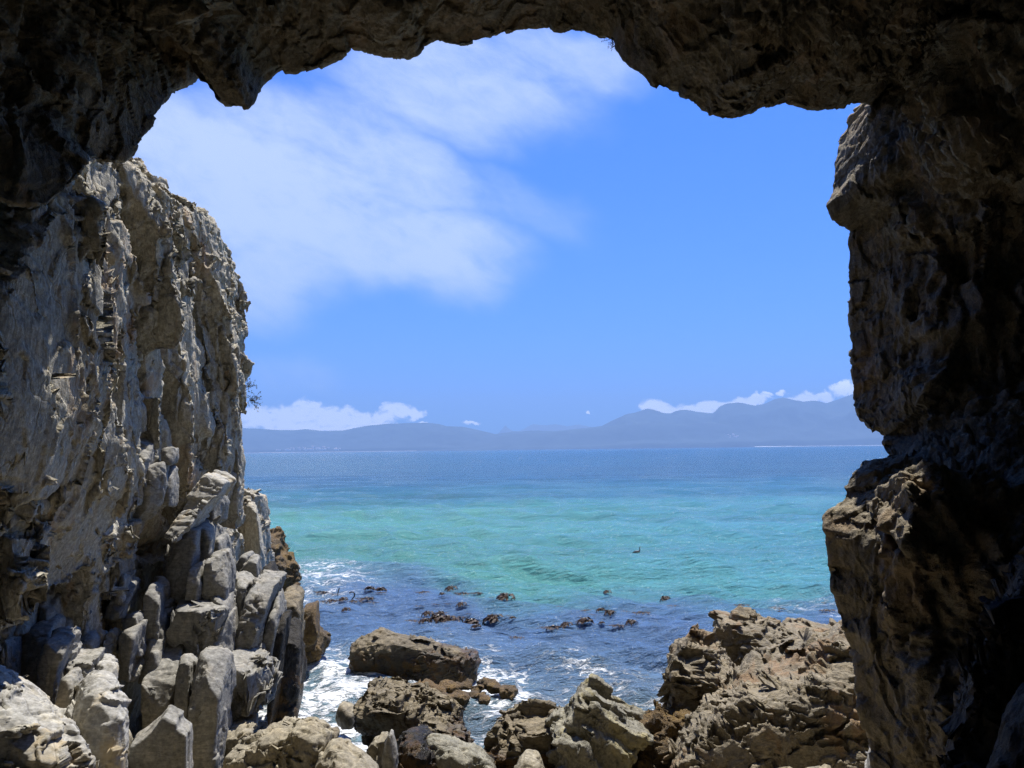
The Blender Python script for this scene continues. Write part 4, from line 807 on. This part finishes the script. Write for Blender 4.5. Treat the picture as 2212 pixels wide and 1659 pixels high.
# near rocks inside the cave, lower right corner
rock('rock_slab', '2000,1760 2025,1659 2040,1600 2062,1560 2080,1500 2110,1440 2140,1380 2170,1330 2215,1265 2300,1200 2400,1200 2400,1760', 5.4, 1.6, M_CAVE_SHADED, d_cave, .35, n=4, front=.25, label='dim grey slab sloping up into the dark lower right corner', cat='rock slab', vox=.018)
rock('rock_slab', '2120,1760 2140,1680 2160,1640 2168,1590 2190,1560 2230,1520 2400,1500 2400,1760', 4.6, 1.0, M_CAVE_SHADED, d_cave, .25, n=4, front=.25, label='second dim slab nearest the bottom right corner', cat='rock slab', vox=.018)
rock('boulder', '1868,1700 1874,1640 1888,1612 1905,1600 1918,1615 1915,1659 1912,1720', 9.0, .6, M_BLD, d_block, 1, n=3, label='pale sunlit stone at the foot of the right cave wall')

# ------------------------------------------------------------------ floating kelp heads
def blade(bm_v, bm_f, base, ang, L, wd, rise, curl, rs):
    """a strap with a ruffled edge lying on or arching over the water"""
    n = 9; i0 = len(bm_v); dx, dy = math.cos(ang), math.sin(ang); ph = rs.uniform(0, 6)
    for i in range(n):
        t = i / (n - 1); w_ = wd * math.sin(math.pi * min(1, .18 + .82 * t) ** .8) * .5 + .006
        r = L * t; a2 = ang + curl * t; x = base[0] + math.cos(a2) * r; y = base[1] + math.sin(a2) * r
        z = base[2] * (1 - .8 * t) + .5 * rise * math.sin(math.pi * min(1, t * 1.15)) - .03 * t + .015 * math.sin(7 * t + ph)
        nx, ny = -math.sin(a2), math.cos(a2); ru = .35 * w_ * math.sin(9 * t + ph)
        bm_v += [(x + nx * w_, y + ny * w_, z + ru), (x, y, z + .25 * w_), (x - nx * w_, y - ny * w_, z - ru)]
    for i in range(n - 1):
        a = i0 + 3 * i; bm_f += [(a, a + 1, a + 4, a + 3), (a + 1, a + 2, a + 5, a + 4)]
def tube(path, radii, seg=7):
    V, Fc = [], []
    path = [Vector(p) for p in path]
    for i, p in enumerate(path):
        d = (path[min(i + 1, len(path) - 1)] - path[max(i - 1, 0)]).normalized(); a = d.cross(Vector((.3, .9, .2))).normalized(); b = d.cross(a)
        for k in range(seg): th = 2 * math.pi * k / seg; V.append(tuple(p + (a * math.cos(th) + b * math.sin(th)) * radii[i]))
    for i in range(len(path) - 1):
        for k in range(seg): Fc.append((i * seg + k, i * seg + (k + 1) % seg, (i + 1) * seg + (k + 1) % seg, (i + 1) * seg + k))
    Fc.append(tuple(range(seg))[::-1]); Fc.append(tuple((len(path) - 1) * seg + k for k in range(seg))); return V, Fc
m_kelp = simple_mat('kelp_blade', (0.040, 0.020, 0.008), 0.55, 0.6, 9, 0.2); m_stipe = simple_mat('kelp_stipe', (0.035, 0.02, 0.008), 0.3, 0.4, 6, 0.6)
def kelp_proto(kind, seed):
    rs = random.Random(seed); root = bpy.data.objects.new('kelp', None); COL.objects.link(root)
    V, Fc = [], []
    if kind == 'mound':
        for i in range(34):
            a = rs.uniform(0, 6.28); blade(V, Fc, (rs.gauss(0, .10), rs.gauss(0, .08), rs.uniform(.0, .13)), a, rs.uniform(.16, .30), rs.uniform(.06, .10), rs.uniform(.01, .08), rs.uniform(-1, 1), rs)
    elif kind == 'row':
        for i in range(34):
            a = rs.gauss(0 if i % 2 else 3.14, .8); blade(V, Fc, (rs.uniform(-.45, .45), rs.gauss(0, .08), rs.uniform(.0, .06)), a, rs.uniform(.2, .42), rs.uniform(.04, .08), rs.uniform(.0, .07), rs.uniform(-1, 1), rs)
    else:
        for i in range(15):
            a = rs.gauss(0 if i % 2 else 3.14, .6); blade(V, Fc, (rs.uniform(-.3, .3), rs.gauss(0, .06), .01), a, rs.uniform(.25, .45), rs.uniform(.03, .05), rs.uniform(0, .06), rs.uniform(-.7, .7), rs)
    f = link_mesh('fronds', V, Fc, m_kelp); f.parent = root
    if kind != 'flat':
        h = .07 if kind == 'mound' else .04
        v, c = tube([(-.30, .05, -.12), (-.22, .04, .02), (-.10, .02, h), (.02, 0, h + .03), (.10, -.02, h * .6)], [.022, .026, .032, .040, .026]); s = link_mesh('stipe', v, c, m_stipe); s.parent = root
    return root, list(root.children)
PRO = {'mound': [kelp_proto('mound', 1), kelp_proto('mound', 2), kelp_proto('mound', 5)], 'row': [kelp_proto('row', 3), kelp_proto('row', 6)], 'flat': [kelp_proto('flat', 4)]}
used = set()
def kelp(px, py, kind, size, label, group, z=0.055):
    ps = PRO[kind]; k = int(px * 7 + py) % len(ps); root, ch = ps[k]
    if (kind, k) in used:
        r = root.copy(); COL.objects.link(r)
        for c in ch: cc = c.copy(); COL.objects.link(cc); cc.parent = r
    else: r = root; used.add((kind, k))
    p = on_z(px, py); r.location = (p[0], p[1], z + sea_z(p[0], p[1])); s = 1.5 * size / F * p[1] / {'mound': .62, 'row': 1.35, 'flat': 1.05}[kind]
    r.scale = (s, s, s * (1.25 if kind == 'mound' else 1.0)); r.rotation_euler = (0, 0, ((px * 13 + py * 7) % 60 - 30) * .012); tag(r, label, 'kelp', group)
GL, GM, GR_, GF, GC = 'kelp tufts off the left cliff', 'kelp tufts in the middle patch', 'kelp tufts in the right-hand patch', 'kelp tufts close to the right cave wall', 'kelp tufts floating singly'
for a in [(693, 1277, 'row', 28, 'dark kelp strand leftmost in the patch off the left cliff', GL), (722, 1283, 'flat', 22, 'faint brown kelp tuft beside the thin upright kelp stalk', GL), (718, 1297, 'row', 40, 'long flat kelp strand below the thin upright kelp stalk', GL),
          (740, 1300, 'mound', 14, 'small round kelp knob at the lower edge of the left patch', GL), (764, 1297, 'row', 30, 'kelp strand under the curved kelp stalk', GL), (790, 1290, 'row', 34, 'thick dark kelp bunch right of the curved kelp stalk', GL), (806, 1295, 'flat', 22, 'thin kelp tail trailing right of the thick dark bunch', GL),
          (798, 1280, 'mound', 16, 'round kelp tuft above the thick dark bunch', GL), (821, 1275, 'mound', 18, 'upper of the two kelp tufts at the right end of the left patch', GL), (822, 1283, 'row', 18, 'lower of the two kelp tufts at the right end of the left patch', GL),
          (746, 1324, 'mound', 14, 'single round kelp knob between left cliff and middle patch', GC), (772, 1350, 'flat', 10, 'tiny dark kelp leaf behind the long low rock', GC),
          (914, 1284, 'row', 26, 'kelp tuft leftmost in the upper row of the middle patch', GM), (972, 1275, 'mound', 18, 'kelp tuft with glints left in the upper row pair', GM), (1000, 1280, 'row', 32, 'broad kelp bunch in the middle of the upper row', GM), (1030, 1278, 'row', 22, 'kelp tuft at the right end of the upper row', GM),
          (955, 1302, 'mound', 10, 'small spiky kelp tuft just under the upper row', GM), (1088, 1297, 'mound', 28, 'large brown kelp head alone right of the upper row', GC), (1062, 1308, 'flat', 12, 'small kelp scrap below the large lone brown head', GC),
          (906, 1313, 'flat', 18, 'pale flat kelp tuft at the left of the second row', GM), (942, 1313, 'flat', 16, 'pale flat kelp tuft in the middle of the second row', GM), (968, 1314, 'flat', 14, 'pale flat kelp tuft at the right of the second row', GM),
          (887, 1330, 'row', 20, 'small dark kelp tuft at the left tip of the middle patch', GM), (908, 1328, 'flat', 12, 'kelp scrap right of the left tip of the middle patch', GM), (922, 1325, 'mound', 17, 'kelp head at the left end of the tight middle cluster', GM), (940, 1326, 'row', 22, 'kelp bunch linking the heads of the tight middle cluster', GM), (953, 1325, 'mound', 16, 'kelp head at the right end of the tight middle cluster', GM),
          (995, 1318, 'mound', 15, 'small round kelp head above the fork-shaped stalk', GM), (993, 1328, 'row', 20, 'kelp tuft just under the small round head', GM), (1014, 1328, 'flat', 12, 'kelp scrap right of the small round head', GM),
          (970, 1334, 'row', 44, 'long dark kelp frond lying across the middle patch', GM), (946, 1344, 'mound', 30, 'largest dark kelp mound in the middle patch', GM), (965, 1345, 'mound', 24, 'dark kelp mound right beside the largest one', GM), (985, 1343, 'flat', 20, 'kelp strip joining the dark mound to the fork-shaped stalk', GM),
          (1018, 1338, 'mound', 30, 'wide brown kelp mound right of the fork-shaped stalk', GM), (905, 1341, 'flat', 26, 'thin dark kelp line left of the largest mound', GM), (918, 1346, 'mound', 18, 'reddish kelp head at the lower left of the middle patch', GM),
          (1063, 1340, 'mound', 28, 'round brown kelp head with a looped stalk right of the middle patch', GC), (1098, 1340, 'flat', 12, 'upper of two kelp scraps right of the looped kelp head', GC), (1107, 1346, 'mound', 10, 'lower of two kelp scraps right of the looped kelp head', GC), (1028, 1365, 'mound', 15, 'single kelp knob below the middle patch above the long low rock', GC), (966, 1366, 'flat', 12, 'tiny kelp scrap just behind the long low rock', GC),
          (1115, 1384, 'row', 26, 'flat kelp strand nearest the shore in the middle of the bay', GC), (1195, 1369, 'row', 46, 'long dark kelp bunch at the left end of the right-hand row', GR_), (1222, 1367, 'mound', 17, 'kelp head right after the long dark bunch', GR_), (1263, 1364, 'mound', 24, 'kelp head in the middle of the right-hand row', GR_), (1300, 1363, 'mound', 9, 'tiny kelp knob in the right-hand row', GR_),
          (1333, 1367, 'row', 30, 'kelp bunch near the right end of the right-hand row', GR_), (1364, 1364, 'mound', 19, 'round kelp head at the right end of the right-hand row', GR_), (1266, 1342, 'row', 20, 'kelp tuft with a white glint in the upper right-hand row', GR_), (1282, 1348, 'flat', 14, 'dark kelp leaf just below the white-glinting tuft', GR_),
          (1298, 1338, 'mound', 14, 'small kelp head left of the round one in the upper right-hand row', GR_), (1318, 1347, 'mound', 19, 'round kelp head in the centre of the upper right-hand row', GR_), (1318, 1328, 'flat', 14, 'faint kelp tuft topmost in the right-hand patch', GR_), (1352, 1325, 'flat', 16, 'faint kelp tuft right of the topmost one', GR_), (1385, 1340, 'row', 30, 'kelp tuft with a tail pointing at a white glint', GR_),
          (1210, 1332, 'flat', 14, 'thin kelp scrap left of the right-hand patch', GR_), (1310, 1270, 'mound', 12, 'small black kelp tip alone in the turquoise water', GC), (1437, 1291, 'mound', 18, 'dark kelp head on the edge of the turquoise water', GC), (1455, 1317, 'flat', 20, 'thin kelp strand below the head at the turquoise edge', GC),
          (1602, 1313, 'row', 26, 'kelp strand just above the craggy right-hand rocks', GF), (1682, 1308, 'flat', 30, 'thin kelp line over the round head near the right wall', GF), (1683, 1317, 'mound', 12, 'small round kelp head under the thin line near the right wall', GF), (1780, 1285, 'row', 26, 'upper kelp tuft beside the right cave wall', GF), (1786, 1317, 'row', 26, 'lower kelp tuft beside the right cave wall', GF)]:
    kelp(*a)
for (px, py, path, lab) in [(757, 1290, [(0, 0, -.1), (.12, 0, .06), (.20, 0, .16), (.21, 0, .28), (.14, 0, .36), (.02, 0, .36), (-.05, 0, .32)], 'curved dark kelp stalk arching out of the water off the left cliff'), (729, 1282, [(0, 0, -.1), (.02, 0, .1), (.06, 0, .26), (.10, 0, .36)], 'thin straight kelp stalk sticking up off the left cliff'),
                            (998, 1345, [(.05, 0, -.1), (.05, 0, .12), (0, 0, .26), (-.08, 0, .36), (-.12, 0, .44)], 'fork-shaped dark kelp stalk standing up in the middle patch'), (1049, 1340, [(.02, 0, -.1), (-.12, 0, .10), (-.12, 0, .24), (-.02, 0, .32), (.10, 0, .30)], 'looped kelp stalk over the round brown head')]:
    p = on_z(px, py); s = p[1] / 22.0 * 0.55
    v, c = tube([(a * s, b * s, z * s) for a, b, z in path], [.03 * s] * 2 + [.035 * s] * (len(path) - 3) + [.045 * s] if len(path) > 4 else [.028 * s] * len(path)); v = [(a + p[0], b + p[1], z + sea_z(p[0], p[1])) for a, b, z in v]
    o = link_mesh('kelp_stalk', v, c, m_stipe, loc=(p[0], p[1], 0)); tag(o, lab, 'kelp', 'kelp stalks')

# ------------------------------------------------------------------ cormorant on the turquoise water
def bird():
    c = on_z(1376, 1196); c[2] = sea_z(c[0], c[1]) - 0.02; m = simple_mat('black_feathers', (0.02, 0.02, 0.025), 0.5, .3, 20); mb = simple_mat('beak', (0.25, 0.2, 0.12), 0.5)
    path = [(-.34, 0, .02), (-.26, 0, .05), (-.12, 0, .07), (.04, 0, .08), (.15, 0, .09), (.21, 0, .17), (.20, 0, .28), (.205, 0, .38), (.235, 0, .425), (.28, 0, .43)]
    rad = [.015, .05, .10, .115, .08, .045, .032, .030, .040, .018]; s = 0.65
    v, f = tube([(a * s, b, z * s) for a, b, z in path], [r * s for r in rad], 12); v = [(x + c[0], y + c[1], z + c[2]) for x, y, z in v]
    o = link_mesh('cormorant', v, f, m, loc=(c[0], c[1], c[2])); sub = o.modifiers.new('s', 'SUBSURF'); sub.levels = sub.render_levels = 1
    tag(o, 'small black cormorant with upright neck swimming on the turquoise water', 'bird')
    v, f = tube([(.27 * s, 0, .43 * s), (.36 * s, 0, .425 * s), (.38 * s, 0, .41 * s)], [.014 * s, .008 * s, .003 * s], 6); v = [(x + c[0], y + c[1], z + c[2]) for x, y, z in v]
    link_mesh('beak', v, f, mb, parent=o, loc=(c[0], c[1], c[2]))
bird()

# ------------------------------------------------------------------ tufts of plants on the rock
m_twig = simple_mat('dry_twig', (0.07, 0.055, 0.03), 0.9); m_leaf = simple_mat('dry_leaf', (0.10, 0.10, 0.045), 0.8)
def bush(px, py, Y, size, label, down=False, seed=0, group=None):
    rs = random.Random(seed); c = at(px, py, Y); V, Fc, LV, LF = [], [], [], []
    for i in range(14):
        p = Vector(c); d = Vector((rs.gauss(.5 if not down else 0, .6), rs.gauss(-.2, .5), rs.gauss(-1.3 if down else .25, .5))).normalized(); path = [tuple(p)]
        for k in range(5):
            p = p + d * size / 5; d = (d + Vector((rs.gauss(0, .4), rs.gauss(0, .4), rs.gauss(-.1, .4)))).normalized(); path.append(tuple(p))
            for q in range(0 if down and k < 3 else 3):
                b = len(LV); u = Vector((rs.gauss(0, 1), rs.gauss(0, 1), rs.gauss(0, 1))).normalized() * size * .07; w_ = Vector((rs.gauss(0, 1), rs.gauss(0, 1), rs.gauss(0, 1))).normalized() * size * .035
                LV += [tuple(p), tuple(p + u + w_), tuple(p + u * 2), tuple(p + u - w_)]; LF.append((b, b + 1, b + 2, b + 3))
        v, f = tube(path, [size * .016 * (1 - k * .13) for k in range(6)], 4); b = len(V); V += v; Fc += [tuple(x + b for x in q) for q in f]
    root = bpy.data.objects.new('shrub' if not down else 'hanging_root', None); COL.objects.link(root); root.location = c; tag(root, label, 'shrub' if not down else 'plant', group)
    link_mesh('twigs', V, Fc, m_twig, parent=root, loc=tuple(c)); link_mesh('leaves', LV, LF, m_leaf, parent=root, loc=tuple(c), smooth=False)
bush(536, 836, 21.4, .32, 'upper small dry shrub on the seaward edge of the left cliff', seed=1, group='shrubs on the left cliff')
bush(541, 866, 21.4, .36, 'lower small dry shrub on the seaward edge of the left cliff', seed=2, group='shrubs on the left cliff')
bush(1322, 80, 9.15, .15, 'wisp of dry roots hanging from the cave roof at its step', True, 3)
# ------------------------------------------------------------------ the air over the bay
def haze():
    x0, x1, y0, y1, z0, z1 = -16000, 16000, -60, 23500, -4.4, 1500
    v = [(x, y, z) for z in (z0, z1) for x, y in ((x0, y0), (x1, y0), (x1, y1), (x0, y1))]
    m = bpy.data.materials.new('haze'); m.use_nodes = True; m.node_tree.nodes.clear()
    pv = m.node_tree.nodes.new('ShaderNodeVolumePrincipled'); pv.inputs['Color'].default_value = (0.38, 0.62, 1.0, 1); pv.inputs['Density'].default_value = HAZE_D; pv.inputs['Anisotropy'].default_value = 0.0
    o = m.node_tree.nodes.new('ShaderNodeOutputMaterial'); m.node_tree.links.new(pv.outputs[0], o.inputs['Volume'])
    ob = link_mesh('haze', v, [(0, 3, 2, 1), (4, 5, 6, 7), (0, 1, 5, 4), (1, 2, 6, 5), (2, 3, 7, 6), (3, 0, 4, 7)], m, smooth=False); tag(ob, kind='stuff')
HAZE_D = 1.0e-4
haze()
